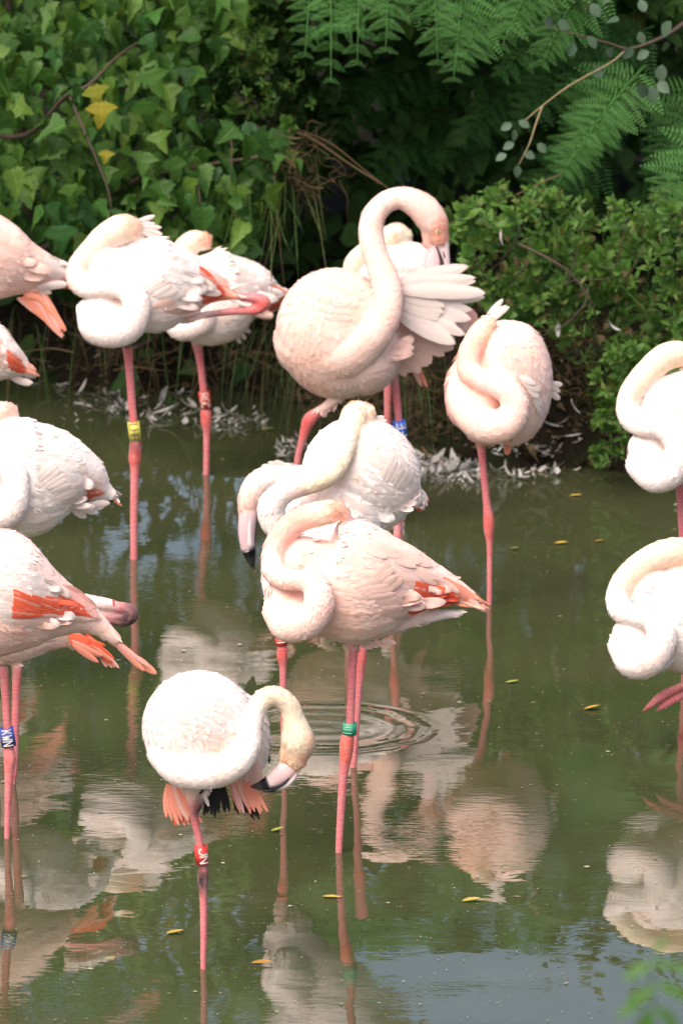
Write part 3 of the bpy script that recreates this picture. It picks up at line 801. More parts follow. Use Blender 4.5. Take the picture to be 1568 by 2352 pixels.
class Flamingo:
    def __init__(self, label, w, fr, voxel=0.0042):
        self.label, self.w, self.fr, self.voxel = label, w, fr, voxel
        self.Y = water_y(w)
        self.m = mpp(self.Y)
        self.parts = []      # (verts, faces)
        self.samp = []       # centre, radius, colour, gloss flag, arc, tangent, kind
        self.bvh = None
    def D(self, x, y, fr=None):
        s, ox, oy = fr or self.fr
        return x*s+ox, y*s+oy
    def pt(self, x, y, d=0, fr=None):
        f = fr or self.fr
        X, Yp = self.D(x, y, f)
        return at(X, Yp, self.Y-d*f[0]*self.m)
    def tube(self, pts, col=WHITE, k=1.0, kind=0, fr=None, n=5, ns=20, below=False):
        """pts: (x, y, d, r[, colour]); kind 0 body, 1 neck, 2 bare skin"""
        f = fr or self.fr
        rows, last = [], col
        for p in pts:
            last = p[4] if len(p) > 4 else last
            c = self.pt(p[0], p[1], p[2], f)
            rows.append([*c, p[3]*f[0]*self.m, *last])
        if below:
            e = rows[-1][:]; e[2] = -0.06; rows.append(e)
        rr = catmull(rows, n)
        rr[:, 3] = np.maximum(rr[:, 3], 0.002)
        C = rr[:, :3]
        v, fa = tube_mesh(C, rr[:, 3], k, ns)
        self.parts.append((v, fa))
        seg = np.r_[0, np.cumsum(np.linalg.norm(np.diff(C, axis=0), axis=1))]
        T = np.gradient(C, axis=0); T /= np.linalg.norm(T, axis=1)[:, None]+1e-9
        for i in range(len(C)):
            self.samp.append((*C[i], rr[i, 3], *np.clip(rr[i, 4:7], 0, 1), kind, seg[i], *T[i], k))
    def ell(self, x, y, d, rx, ry, rd, rot=0, col=WHITE, kind=0):
        """egg-shaped volume; radii in frame pixels"""
        nu, nv = 28, 18
        V, F = [], []
        ca, sa = math.cos(R(rot)), math.sin(R(rot))
        for i in range(nv+1):
            ph = math.pi*i/nv
            for j in range(nu):
                th = 2*math.pi*j/nu
                ex, ey, ed = rx*math.cos(ph), ry*math.sin(ph)*math.cos(th), rd*math.sin(ph)*math.sin(th)
                V.append(self.pt(x+ex*ca-ey*sa, y+ex*sa+ey*ca, d+ed))
        for i in range(nv):
            for j in range(nu):
                F.append((i*nu+j, i*nu+(j+1) % nu, (i+1)*nu+(j+1) % nu, (i+1)*nu+j))
        self.parts.append((np.array(V), F))
        mm = self.fr[0]*self.m
        T = self.pt(x+ca*10, y+sa*10, d)-self.pt(x, y, d); T /= np.linalg.norm(T)
        for q in np.linspace(-.8, .8, 9):
            c = self.pt(x+rx*q*ca, y+rx*q*sa, d); r = ry*math.sqrt(1-q*q)*mm
            self.samp.append((*c, r, *col, kind, (q+1)*rx*mm, *T, rd/ry))
    def leg(self, pts, d=0, below=True, col=LEG):
        """pts in survey-grid pixels: (x, y, r[, colour])"""
        self.tube([(p[0], p[1], d, p[2]*1.08, p[3] if len(p) > 3 else col) for p in pts], col, 1.0, 2, CD, 4, 14, below)
    def finish(self, spots=(), group='flamingos wading in the pond', empty_at=None, ruffle=1.0):
        me = bpy.data.meshes.new('tmp')
        V, F, o = [], [], 0
        for v, f in self.parts:
            V.append(v); F += [tuple(i+o for i in q) for q in f]; o += len(v)
        V = np.concatenate(V)
        me.from_pydata([tuple(map(float, p)) for p in V], [], F)
        tmp = bpy.data.objects.new('tmp', me); COL.objects.link(tmp)
        md = tmp.modifiers.new('r', 'REMESH'); md.mode = 'VOXEL'; md.voxel_size = self.voxel
        sm = tmp.modifiers.new('s', 'SMOOTH'); sm.factor = 0.5; sm.iterations = 3
        dg = bpy.context.evaluated_depsgraph_get()
        ev = tmp.evaluated_get(dg)
        body = bpy.data.meshes.new_from_object(ev)
        bpy.data.objects.remove(tmp); bpy.data.meshes.remove(me)
        n = len(body.vertices)
        co = np.empty(n*3); body.vertices.foreach_get('co', co); co = co.reshape(-1, 3)
        no = np.empty(n*3); body.vertices.foreach_get('normal', no); no = no.reshape(-1, 3)
        S = np.array(self.samp)
        self.neckw = np.zeros(n)
        colr = np.zeros((n, 4)); Tv = np.zeros((n, 3)); flow = np.zeros((n, 3)); disp = np.zeros(n)
        for a in range(0, n, 4000):
            b = min(n, a+4000)
            df = co[a:b, None, :]-S[None, :, :3]
            df2 = df.copy(); df2[:, :, 1] /= S[None, :, 12]
            sdist = np.linalg.norm(df2, axis=2)-S[None, :, 3]
            dmin = sdist.min(axis=1, keepdims=True)
            wgt = np.exp(-np.maximum(sdist-dmin, 0)/0.006)
            wgt /= wgt.sum(axis=1, keepdims=True)
            colr[a:b, :3] = wgt@S[:, 4:7]
            bare = wgt@(S[:, 7] == 2).astype(float)
            neck = wgt@(S[:, 7] == 1).astype(float)
            colr[a:b, 3] = 1-bare
            self.neckw[a:b] = neck+bare
            ix = sdist.argmin(axis=1)
            dd = df[np.arange(b-a), ix]; T = S[ix, 9:12]
            u = S[ix, 8]+(dd*T).sum(1)
            Tv[a:b] = T
            pr = dd-T*(dd*T).sum(1)[:, None]
            side = np.cross(T, [0, -1.0, 0]); side /= np.linalg.norm(side, axis=1)[:, None]+1e-9
            th = np.arctan2((pr*side).sum(1), -pr[:, 1])
            v = th*S[ix, 3]
            nk = (S[ix, 7] == 1)
            flow[a:b, 0], flow[a:b, 1], flow[a:b, 2] = u*np.where(nk, 2.0, 1), v*np.where(nk, .62, 1), S[ix, 7]*3.0
            # overlapping contour feathers as low relief
            wob = 0.35*np.sin(u*43+v*31)+0.35*np.sin(v*57-u*21+1.7)
            L, Wd = 0.030, 0.021
            uu = u/L+wob*0.5
            row = np.floor(uu); fu = uu-row
            vv = v/Wd+0.5*(row % 2)+wob*0.4
            fv = (vv-np.floor(vv)-0.5)*2
            edge = np.clip(1-np.maximum(0, fu-0.72+0.28*fv*fv)/0.28, 0, 1)
            hgt = (0.35+0.65*fu)*edge*(1-0.25*fv*fv)
            disp[a:b] = (hgt*0.0014*(1-neck)+neck*0.0007*np.sin(u*190+3*np.sin(v*60))*np.sin(v*150+2*np.sin(u*70)))*(1-bare)*ruffle
        # coloured patches of the plumage itself
        dist_px = None
        for (x, y, r, c, amt) in spots:
            X, Yp = self.D(x, y)
            rel = co-np.array([0, 0, CAM_H])
            dep = rel@FWD
            px = 784+rel[:, 0]/dep*FPX; py = 1176-(rel@UPV)/dep*FPX
            q = np.hypot(px-X, py-Yp)/(r*self.fr[0])
            f = (np.clip(1-q, 0, 1)**0.7*amt*colr[:, 3]*(no[:, 1] < 0.2))[:, None]
            colr[:, :3] = colr[:, :3]*(1-f)+np.array(c)*f
        co2 = co+no*disp[:, None]
        body.vertices.foreach_set('co', co2.ravel())
        ca = body.color_attributes.new('Col', 'FLOAT_COLOR', 'POINT')
        ca.data.foreach_set('color', colr.ravel())
        fa = body.attributes.new('flow', 'FLOAT_VECTOR', 'POINT')
        fa.data.foreach_set('vector', flow.ravel())
        body.polygons.foreach_set('use_smooth', [True]*len(body.polygons))
        body.materials.clear(); body.materials.append(M['plumage'])
        body.update()
        body.name = 'body'
        lo = co2[:, 2].argmin()
        base = Vector((float(co2[lo, 0]), float(co2[lo, 1]), 0.0)) if empty_at is None else Vector(empty_at)
        self.root = thing('flamingo', self.label, 'flamingo', base, group)
        self.base = base
        bo = link(bpy.data.objects.new('body', body), self.root)
        body.transform(Matrix.Translation(-base))
        self.polyv = [p.vertices[0] for p in body.polygons]
        self.bvh = BVHTree.FromPolygons([tuple(p) for p in co2], [tuple(p.vertices) for p in body.polygons])
        self.wing = None
        self.fluff(co2, no, Tv, colr, np.array([p.vertices[:4] if len(p.vertices) == 4 else (*p.vertices, p.vertices[-1]) for p in body.polygons]))
        return self
    def fluff(self, co, no, Tv, colr, quads):
        """soft contour feathers laid over neck and body, one joined mesh"""
        rs = np.random.RandomState(int(self.w))
        P = co[quads]
        area = 0.5*np.linalg.norm(np.cross(P[:, 2]-P[:, 0], P[:, 3]-P[:, 1]), axis=1)
        bare = 1-colr[quads[:, 0], 3]; nk = self.neckw[quads[:, 0]]*(1-bare)
        dens = (np.where(nk > .5, 20000, 4500))*(bare < .25)
        ex = area*dens
        cnt = np.floor(ex+rs.rand(len(ex))).astype(int)
        ix = np.repeat(np.arange(len(ex)), cnt)
        N = len(ix)
        w4 = rs.dirichlet((1, 1, 1, 1), N)
        q = quads[ix]
        p = (co[q]*w4[:, :, None]).sum(1); n = (no[q]*w4[:, :, None]).sum(1); n /= np.linalg.norm(n, axis=1)[:, None]
        t = Tv[q[:, 0]]+rs.normal(0, .22, (N, 3))
        t -= n*(t*n).sum(1)[:, None]; t /= np.linalg.norm(t, axis=1)[:, None]+1e-9
        b = np.cross(n, t)
        isn = nk[ix] > .5
        L = np.where(isn, .0135, .022)*rs.uniform(.7, 1.3, N); W = np.where(isn, .0075, .0090)*rs.uniform(.7, 1.2, N)
        lift = np.where(isn, .0005, .00045)*rs.uniform(.2, 1.3, N)
        V = np.empty((N, 6, 3))
        for k, (s_, ww, hh) in enumerate([(0, .55, -.35), (.55, 1.0, .55), (1.0, .42, 1.0)]):
            c = p+t*(L*s_)[:, None]+n*(lift*hh)[:, None]
            V[:, 2*k] = c-b*(W*ww*.5)[:, None]; V[:, 2*k+1] = c+b*(W*ww*.5)[:, None]
        base = np.arange(N)[:, None]*6
        F = np.concatenate([base+np.array([0, 2, 3, 1]), base+np.array([2, 4, 5, 3])])
        me = bpy.data.meshes.new('plumage')
        me.from_pydata((V.reshape(-1, 3)-np.array(self.base)).tolist(), [], F.tolist())
        me.polygons.foreach_set('use_smooth', [True]*len(me.polygons))
        me.materials.append(M['fluff'])
        cc = colr[q[:, 0]].copy(); cc[:, :3] *= rs.uniform(.97, 1.03, (N, 1)); cc[:, 3] = 1
        ca = me.color_attributes.new('Col', 'FLOAT_COLOR', 'POINT')
        ca.data.foreach_set('color', np.clip(np.repeat(cc, 6, axis=0), 0, 1).ravel())
        gn = np.cross(t, b); gn = np.where((gn*n).sum(1)[:, None] < 0, -gn, gn)
        nn = n*.8-t*(lift/L*1.2)[:, None]+rs.normal(0, 1, (N, 3))*np.where(isn, .018, .015)[:, None]
        nn /= np.linalg.norm(nn, axis=1)[:, None]
        me.update()
        me.normals_split_custom_set_from_vertices(np.repeat(nn, 6, axis=0).tolist())
        o = link(bpy.data.objects.new('plumage', me), self.root); tag(o, kind='stuff')
    # ---- feathers
    def hit(self, X, Yp):
        d = Vector(ray(X, Yp)).normalized()
        h = self.bvh.ray_cast(EYE0, d)
        return (h[3] if h[0] is not None else None), d
    def on_neck(self, X, Yp):
        h = self.bvh.ray_cast(EYE0, Vector(ray(X, Yp)).normalized())
        return h[0] is not None and self.neckw[self.polyv[h[2]]] > 0.3
    def feather_geo(self, x, y, ang, L, W, bend=0.0, d0=None, d1=None, lift=0.003, lift0=0.0008, fr=None, nt=4, cup=0.12):
        """one vane; follows the body where it lies on it, else runs free between depths d0 and d1"""
        f = fr or self.fr
        ca, sa = math.cos(R(ang)), math.sin(R(ang))
        verts, uvs = [], []
        last = None
        for i, s in enumerate(FS):
            bx = x+ca*L*s-sa*bend*L*s*s; by = y+sa*L*s+ca*bend*L*s*s
            dep = None
            if d0 is None:
                X, Yp = self.D(bx, by, f)
                hd, dr = self.hit(X, Yp)
                if hd is None:
                    dist = last if last is not None else self.Y/ray(X, Yp)[1]*np.linalg.norm(ray(X, Yp))
                else:
                    dist = hd if last is None or hd-last < 0.02 else last+0.006
                last = dist
            for j in range(nt+1):
                t = -1+2*j/nt
                hw = W*0.5*FW[i]*t
                px, py = bx-sa*hw, by+ca*hw
                X, Yp = self.D(px, py, f)
                rr = ray(X, Yp); rn = rr/np.linalg.norm(rr)
                camber = W*f[0]*self.m*cup*t*t*FW[i]
                if d0 is None:
                    hd, _ = self.hit(X, Yp)
                    dd = dist if hd is None or abs(hd-dist) > 0.02 else hd
                    dd = dd-lift0-lift*s+camber*0.5
                    p = np.array([0, 0, CAM_H])+rn*dd
                else:
                    p = at(X, Yp, self.Y-(d0+(d1-d0)*s)*f[0]*self.m+camber)
                verts.append(p-np.array(self.base)); uvs.append((s, (t+1)/2))
        nf = nt+1
        faces = [(i*nf+j, i*nf+j+1, (i+1)*nf+j+1, (i+1)*nf+j) for i in range(len(FS)-1) for j in range(nt)]
        return verts, faces, uvs
    def emit(self, name, geos, mat, parent):
        V, F, U, o = [], [], [], 0
        for v, f, u in geos:
            V += v; F += [tuple(i+o for i in q) for q in f]; U += u; o += len(v)
        ob = mesh_obj(name, V, F, M[mat], parent)
        uvl = ob.data.uv_layers.new(name='UVMap')
        for lp in ob.data.loops:
            uvl.data[lp.index].uv = U[lp.vertex_index]
        return ob
    def auto_wing(self, A, B, h, nrow, ncol, mat, curve=0.0, name='wing', lift=0.0009, seed=1):
        """shingled coverts of a folded wing lying on the flank, from shoulder A to rear B; h: half widths"""
        rg = random.Random(seed)
        ax = np.array(B, float)-np.array(A, float); L = np.linalg.norm(ax); ax /= L
        pe = np.array([-ax[1], ax[0]])
        a0 = math.degrees(math.atan2(ax[1], ax[0]))
        geos = []
        for i in range(nrow):
            u = (i+0.2)/nrow
            hw = np.interp(u, np.linspace(0, 1, len(h)), h)
            nc = max(2, int(round(ncol*hw/max(h))))
            for j in range(nc):
                v = -1+2*(j+0.5+0.5*(i % 2)-0.25)/nc
                p = np.array(A)+ax*L*u+pe*hw*v+pe*curve*L*u*u
                fl = L/nrow*(2.3+0.7*u)*rg.uniform(0.85, 1.2)
                fw = 2*hw/nc*rg.uniform(1.0, 1.3)
                X, Yp = self.D(*p)
                if self.hit(X, Yp)[0] is None: continue
                ex, ey = self.D(p[0]+ax[0]*fl*.9+pe[0]*fw*.4*np.sign(v), p[1]+ax[1]*fl*.9+pe[1]*fw*.4*np.sign(v))
                if self.on_neck(X, Yp) or self.on_neck(ex, ey) or self.on_neck((X+ex)/2, (Yp+ey)/2): continue
                if self.hit(ex, ey)[0] is None or self.hit(ex+6*np.sign(v)*pe[0], ey+6*np.sign(v)*pe[1])[0] is None: continue
                geos.append(self.feather_geo(p[0], p[1], a0+v*(-14)+rg.uniform(-6, 6), fl, fw, rg.uniform(-.06, .06), lift=lift*rg.uniform(.7, 1.5)))
        self.wing = self.emit(name, geos, mat, self.root)
        tag(self.wing, kind='stuff')
        return self.wing
    def row(self, p0, p1, n, a0, a1, L0, L1, W, mat, parent=None, seed=3, d=None, lift=0.006, bend=0.0, jit=1.0, name='feather', lift0=0.002, W1=None, cup=0.12):
        rg = random.Random(seed)
        par = parent or self.wing or self.root
        if mat in ('f_coral', 'f_salmon') and n > 2 and name == 'feather':
            n = int(n*2); W *= .5
            if W1: W1 *= .5
            lift *= .6; lift0 = max(lift0, .0032)
        for i in range(n):
            t = i/max(1, n-1)
            x = p0[0]+(p1[0]-p0[0])*t+rg.uniform(-4, 4)*jit; y = p0[1]+(p1[1]-p0[1])*t+rg.uniform(-4, 4)*jit
            ww = (W if W1 is None else W+(W1-W)*t)*rg.uniform(.85, 1.15)
            kw = {}
            if d is not None: kw = dict(d0=d[0]+rg.uniform(-3, 3)+i*d[2] if len(d) > 2 else d[0], d1=d[1]+(i*d[2] if len(d) > 2 else 0))
            gm = self.feather_geo(x, y, a0+(a1-a0)*t+rg.uniform(-5, 5)*jit, (L0+(L1-L0)*t)*rg.uniform(.88, 1.12), ww, bend+rg.uniform(-.04, .04)*jit, lift=lift, lift0=lift0, cup=cup, **kw)
            mm_ = mat
            if name == 'feather':
                q = rg.random()
                if mat == 'f_coral': mm_ = 'f_coral' if q < .78 else ('f_salmon' if q < .93 else 'f_pink')
                if mat == 'f_salmon': mm_ = 'f_salmon' if q < .75 else ('f_pink' if q < .95 else 'f_peach')
            self.emit(name, [gm], mm_, par)
    def tube_part(self, name, pts, k=1.0, mat='beak', parent=None, fr=None, n=6, ns=18):
        f = fr or self.fr
        rows, last = [], WHITE
        for p in pts:
            last = p[4] if len(p) > 4 else last
            c = self.pt(p[0], p[1], p[2], f)
            rows.append([*(c-np.array(self.base)), p[3]*f[0]*self.m, *last])
        rr = catmull(rows, n); rr[:, 3] = np.maximum(rr[:, 3], 0.0008)
        v, fa = tube_mesh(rr[:, :3], rr[:, 3], k, ns)
        ob = mesh_obj(name, v, fa, M[mat], parent or self.root)
        D2 = np.linalg.norm(np.array(v)[:, None, :]-rr[None, :, :3], axis=2)
        ix = D2.argmin(1)
        cc = np.c_[np.clip(rr[ix, 4:7], 0, 1), np.ones(len(v))]
        ca = ob.data.color_attributes.new('Col', 'FLOAT_COLOR', 'POINT')
        ca.data.foreach_set('color', cc.ravel())
        return ob
    def eye(self, x, y, r, proud=0.3):
        X, Yp = self.D(x, y)
        hd, dr = self.hit(X, Yp)
        if hd is None: return
        c = EYE0+dr*(hd+r*self.fr[0]*self.m*(0.55))-self.base
        rad = r*self.fr[0]*self.m
        def ball(c, rad, name, mat, par):
            v, fa = tube_mesh([np.array(c)-np.array([rad*.01, 0, 0]), np.array(c)+np.array([rad*.01, 0, 0])], [rad, rad], 1, 14)
            return mesh_obj(name, v, fa, M[mat], par)
        e = ball(c, rad, 'eye', 'eye', self.root)
        ball(c-dr*rad*0.72, rad*0.45, 'pupil', 'pupil', e)
    def band(self, x, y, r, hgt, tilt, mat, text, tmat, flip=False, turn=0.0, d=0):
        """plastic ring round a leg, lettering running down it; survey-grid pixels"""
        c = at(x, y, self.Y-d*self.m)-np.array(self.base)
        rad, h = r*self.m, hgt*self.m
        ns = 28
        th = np.linspace(0, 2*math.pi, ns, endpoint=False)
        verts = []
        for rr_, zz in ((rad, -h/2), (rad, h/2), (rad*.86, h/2), (rad*.86, -h/2)):
            for t in th: verts.append((rr_*math.sin(t), -rr_*math.cos(t), zz))
        faces = [(a*ns+i, a*ns+(i+1) % ns, ((a+1) % 4)*ns+(i+1) % ns, ((a+1) % 4)*ns+i) for a in range(4) for i in range(ns)]
        ob = mesh_obj('leg_band', verts, faces, mat, self.root)
        ob.location = tuple(c); ob.rotation_euler = (0, R(tilt), 0)
        if text:
            n = len(text); cell = h*0.90/n
            sv, sf = [], []
            for i, ch in enumerate(text):
                for (a, b, c2, d2) in GLYPH[ch]:
                    # glyph box: across 0..1 (left to right), up 0..1
                    def put(u, v):
                        # rotated a quarter turn: glyph up -> to the right round the ring, glyph right -> down
                        ang = (v-0.5)*1.45+turn; z = h*0.45-(i+0.12+0.76*u)*cell
                        if flip: ang = -(v-0.5)*1.45+turn; z = -z
                        return ang, z
                    (a1, z1), (a2, z2) = put(a, b), put(c2, d2)
                    wA, wz = 0.11, cell*0.085
                    da, dz = (a2-a1)*rad, z2-z1; ln = math.hypot(da, dz) or 1
                    pa, pz = -dz/ln*wz/rad, da/ln*wz
                    o = len(sv); K = 5
                    for q in range(K+1):
                        t = q/K
                        for sg in (-1, 1):
                            aa = a1+(a2-a1)*t+pa*sg; zz = z1+(z2-z1)*t+pz*sg
                            sv.append((rad*1.025*math.sin(aa), -rad*1.025*math.cos(aa), zz))
                    for q in range(K):
                        sf.append((o+2*q, o+2*q+1, o+2*q+3, o+2*q+2))
            mesh_obj('lettering', sv, sf, tmat, ob)
        return ob
GLYPH = {
 'L': [(0, 1, 0, 0), (0, 0, 1, 0)], 'H': [(0, 1, 0, 0), (1, 1, 1, 0), (0, .5, 1, .5)],
 'R': [(0, 0, 0, 1), (0, 1, .7, 1), (.7, 1, 1, .8), (1, .8, .7, .5), (.7, .5, 0, .5), (.45, .5, 1, 0)],
 'G': [(1, .85, .7, 1), (.7, 1, .3, 1), (.3, 1, 0, .7), (0, .7, 0, .3), (0, .3, .3, 0), (.3, 0, .8, 0), (.8, 0, 1, .2), (1, .2, 1, .45), (1, .45, .6, .45)],
 'C': [(1, .8, .7, 1), (.7, 1, .3, 1), (.3, 1, 0, .7), (0, .7, 0, .3), (0, .3, .3, 0), (.3, 0, .7, 0), (.7, 0, 1, .2)],
 'E': [(0, 0, 0, 1), (0, 1, 1, 1), (0, .5, .8, .5), (0, 0, 1, 0)],
 'F': [(0, 0, 0, 1), (0, 1, 1, 1), (0, .5, .8, .5)],
 'K': [(0, 0, 0, 1), (0, .4, 1, 1), (.3, .6, 1, 0)], 'W': [(0, 1, .25, 0), (.25, 0, .5, .7), (.5, .7, .75, 0), (.75, 0, 1, 1)],
 'N': [(0, 0, 0, 1), (0, 1, 1, 0), (1, 0, 1, 1)], 'J': [(1, 1, 1, .25), (1, .25, .7, 0), (.7, 0, .3, 0), (.3, 0, 0, .25)],
 'I': [(.5, 0, .5, 1)],
}
BM = {k: mat_simple('band_'+k, v, 0.35, 0.06) for k, v in dict(yellow=(0.62, 0.56, 0.10), red=(0.50, 0.03, 0.03), scarlet=(0.62, 0.045, 0.04), blue=(0.03, 0.12, 0.60), navy=(0.05, 0.08, 0.32), green=(0.02, 0.30, 0.17)).items()}
INK = {k: mat_simple('print_'+k, v, 0.5, 0.05) for k, v in dict(black=(0.05, 0.045, 0.05), white=(0.75, 0.72, 0.62), pale=(0.55, 0.70, 0.52))}.items() if False else {k: mat_simple('print_'+k, v, 0.5, 0.05) for k, v in dict(black=(0.05, 0.045, 0.05), white=(0.75, 0.72, 0.62), pale=(0.50, 0.68, 0.50)).items()}

# ---- sleeper with the yellow ring, left of centre
b = Flamingo('sleeping white flamingo with yellow LHH leg ring, other leg folded out behind', 1285, C1)
b.tube([(560, 350, 30, 120, WHITE), (650, 395, 20, 205), (800, 440, 0, 258), (950, 445, -40, 195), (1090, 455, -80, 98), (1190, 480, -100, 45)], WHITE, 0.82)
b.tube([(540, 570, 110, 110), (560, 630, 125, 122), (650, 620, 120, 110)], WHITE, 0.9)
b.tube([(680, 155, 10, 72, SAND), (640, 152, 20, 78, CREAM), (560, 190, 30, 72), (480, 265, 40, 63, CREAM), (415, 350, 60, 62, BLUSH), (412, 415, 90, 64), (455, 455, 130, 60, WHITE), (540, 458, 175, 54), (630, 458, 205, 58), (700, 505, 225, 70), (712, 585, 235, 76), (670, 660, 225, 84), (590, 685, 195, 88), (510, 660, 160, 92), (480, 590, 110, 80)], WHITE, 0.9, 1)
b.leg([(290, 770, 14), (296, 830, 9.5), (303, 920, 9), (309, 985, 9.3, KNEE), (312, 1022, 13.5, MUD), (310, 1055, 14, KNEE), (310, 1080, 10, LEG), (308, 1180, 8.5), (308, 1285, 8)])
b.tube([(1120, 485, -70, 20, LEG), (1260, 508, -70, 22), (1335, 512, -70, 27), (1378, 535, -70, 38, KNEE), (1340, 572, -70, 28), (1230, 582, -65, 20, LEG), (1080, 600, -40, 18, MUD), (960, 630, -10, 20)], LEG, 1, 2)
b.tube([(655, 765, 60, 16, DARK), (720, 758, 100, 18), (780, 738, 120, 8)], DARK, 0.6, 2)
b.finish(spots=[(705, 130, 55, FACE, .8), (480, 390, 60, PEACH, .35), (700, 330, 200, BLUSH, .5), (1000, 560, 150, BLUSH, .6), (1140, 450, 110, ORANGE, .85)])
b.auto_wing((540, 340), (1120, 470), [120, 215, 230, 190, 100], 9, 9, 'f_white', seed=4)
b.row((735, 455), (905, 570), 9, -38, -12, 140, 120, 34, 'f_white', seed=5, lift=0.012)
b.row((800, 560), (960, 610), 6, -20, -5, 150, 110, 40, 'f_blush', seed=6)
b.row((1045, 350), (1060, 545), 8, 48, -22, 120, 120, 50, 'f_coral', seed=7)
b.row((1110, 400), (1120, 520), 6, 40, -5, 140, 120, 42, 'f_salmon', seed=8)
b.row((1170, 480), (1180, 505), 3, -15, 25, 130, 110, 22, 'f_white', seed=9, d=(-60, -40, 2))
b.row((700, 125), (745, 165), 5, -25, 25, 110, 130, 30, 'f_white', parent=b.root, seed=10, d=(25, -10, 3))
b.band(309, 990, 14, 44, -6, BM['yellow'], 'LHH', INK['black'])
LHH = b

# ---- sleeper behind it with the red RGC ring
b = Flamingo('sleeping white flamingo half hidden behind another, red RGC leg ring', 1090, C1)
b.tube([(1010, 480, 60, 190), (1140, 500, 20, 255), (1290, 480, -30, 172), (1400, 500, -70, 105), (1470, 500, -90, 45)], WHITE, 0.82)
b.tube([(980, 620, 60, 100), (1090, 650, 40, 112), (1160, 640, 30, 100)], WHITE, 0.9)
b.tube([(1060, 215, 0, 50, SAND), (1010, 220, 20, 60, CREAM), (950, 270, 40, 58), (890, 370, 70, 58, WHITE), (890, 470, 100, 58), (960, 520, 160, 58), (1060, 560, 190, 62), (1060, 630, 190, 66), (960, 670, 160, 70), (900, 620, 110, 60)], WHITE, 0.9, 1)
b.leg([(452, 780, 13), (460, 830, 8.5), (467, 890, 8.2), (470, 925, 8.6), (473, 948, 12, KNEE), (474, 972, 12, KNEE), (475, 1000, 8), (474, 1090, 7)])
b.finish(spots=[(1090, 205, 50, FACE, .8), (1200, 350, 150, BLUSH, .4), (1410, 530, 90, ORANGE, .5)])
b.auto_wing((1060, 400), (1440, 500), [150, 200, 160, 70], 7, 8, 'f_white', seed=14)
b.row((1270, 560), (1330, 600), 4, -5, 10, 120, 110, 36, 'f_blush', seed=15)
b.row((1400, 500), (1400, 580), 4, 5, -30, 80, 80, 40, 'f_coral', seed=16)
b.row((1420, 440), (1430, 500), 4, 30, 5, 110, 100, 34, 'f_salmon', seed=17)
b.row((1225, 690), (1250, 660), 3, 60, 30, 70, 70, 26, 'f_white', seed=18, d=(20, 0, 2))
b.band(471, 918, 13.5, 40, -8, BM['red'], 'RGC', INK['white'])

# ---- big preening bird, raised wing
b = Flamingo('large pale pink flamingo preening its raised wing, blue leg ring', 1200, C2)
b.ell(478, 765, 35, 318, 292, 222, 78, BLUSH)
b.ell(600, 860, 40, 190, 205, 190, 0, BLUSH)
b.tube([(560, 720, -30, 200), (720, 760, -120, 180, PEACH), (840, 800, -200, 90)], PEACH, 0.85)
b.tube([(968, 300, 70, 50, PEACH), (948, 240, 70, 70, BLUSH), (905, 175, 72, 74, BLUSH), (850, 132, 75, 66), (780, 112, 80, 54), (705, 140, 85, 54), (655, 205, 95, 58), (645, 295, 110, 61), (668, 395, 130, 62), (707, 495, 155, 68), (725, 590, 185, 72), (705, 690, 205, 80), (640, 778, 200, 97), (555, 835, 150, 138), (460, 840, 85, 175), (380, 800, 20, 205)], BLUSH, 0.9, 1)
b.tube([(922, 330, 66, 30, PEACH), (930, 285, 68, 44), (938, 230, 70, 52)], PEACH, 0.9, 1)
b.leg([(895, 820, 15), (905, 860, 9.5), (912, 930, 8.6), (917, 985, 8.8), (920, 1018, 13, KNEE), (921, 1045, 9), (921, 1200, 7.5)], d=-30)
b.leg([(800, 890, 16), (769, 917, 10), (735, 943, 10.5), (712, 962, 15, KNEE), (702, 985, 12, KNEE), (692, 1020, 8.5), (683, 1062, 8), (672, 1190, 7.5)], d=20)
b.finish(spots=[(1000, 265, 70, FACE, .85), (965, 290, 55, FACE, .7), (590, 600, 130, PEACH, .8), (590, 650, 90, (0.88, 0.58, 0.46), .5), (280, 560, 120, PEACH, .5), (330, 950, 130, PEACH, .5)])
b.auto_wing((300, 500), (690, 640), [90, 150, 140, 90], 8, 7, 'f_blush', seed=24)
hub = (720, 600)
b.row((750, 640), (740, 770), 10, 18, 80, 370, 190, 120, 'f_blush', seed=26, d=(60, 0, -3), W1=90, jit=.5, cup=.03)
b.row((735, 560), (755, 650), 14, 4, 30, 420, 310, 74, 'f_white', seed=27, d=(100, 92, 1.5), jit=.7, W1=80, cup=.05)
b.row((770, 515), (780, 560), 9, -9, 4, 355, 380, 64, 'f_white', seed=28, d=(120, 114, 2), jit=.7, cup=.05)
b.row((770, 530), (790, 680), 14, -6, 34, 230, 180, 46, 'f_white', seed=21, d=(130, 122, -1), jit=1, cup=.04)
b.row((1010, 650), (1100, 640), 2, 55, 75, 120, 130, 100, 'f_pink', seed=29, d=(-50, -60, -3), jit=.3)
b.row((700, 880), (760, 830), 5, 0, -35, 120, 110, 46, 'f_blush', seed=30, lift=0.006)
b.row((825, 905), (870, 900), 5, 62, 75, 110, 120, 26, 'f_salmon', seed=31, d=(-90, -95, -2))
b.eye(966, 272, 12)
P1, P2 = (0.84, 0.55, 0.56), (0.84, 0.64, 0.63)
bk = b.tube_part('beak', [(957, 305, 70, 40, P2), (953, 360, 72, 42, P1), (945, 430, 72, 45), (936, 500, 66, 40), (920, 540, 60, 26, DARK)], 0.62)
b.tube_part('upper_mandible', [(985, 312, 70, 33, P2), (994, 370, 74, 27), (1000, 440, 74, 24), (990, 510, 72, 22), (960, 570, 68, 12, DARK)], 0.8, parent=bk)
b.tube_part('mouth_line', [(958, 345, 100, 3, DARK), (974, 385, 101, 6), (984, 420, 100, 9), (984, 470, 99, 10)], 0.5, parent=bk)
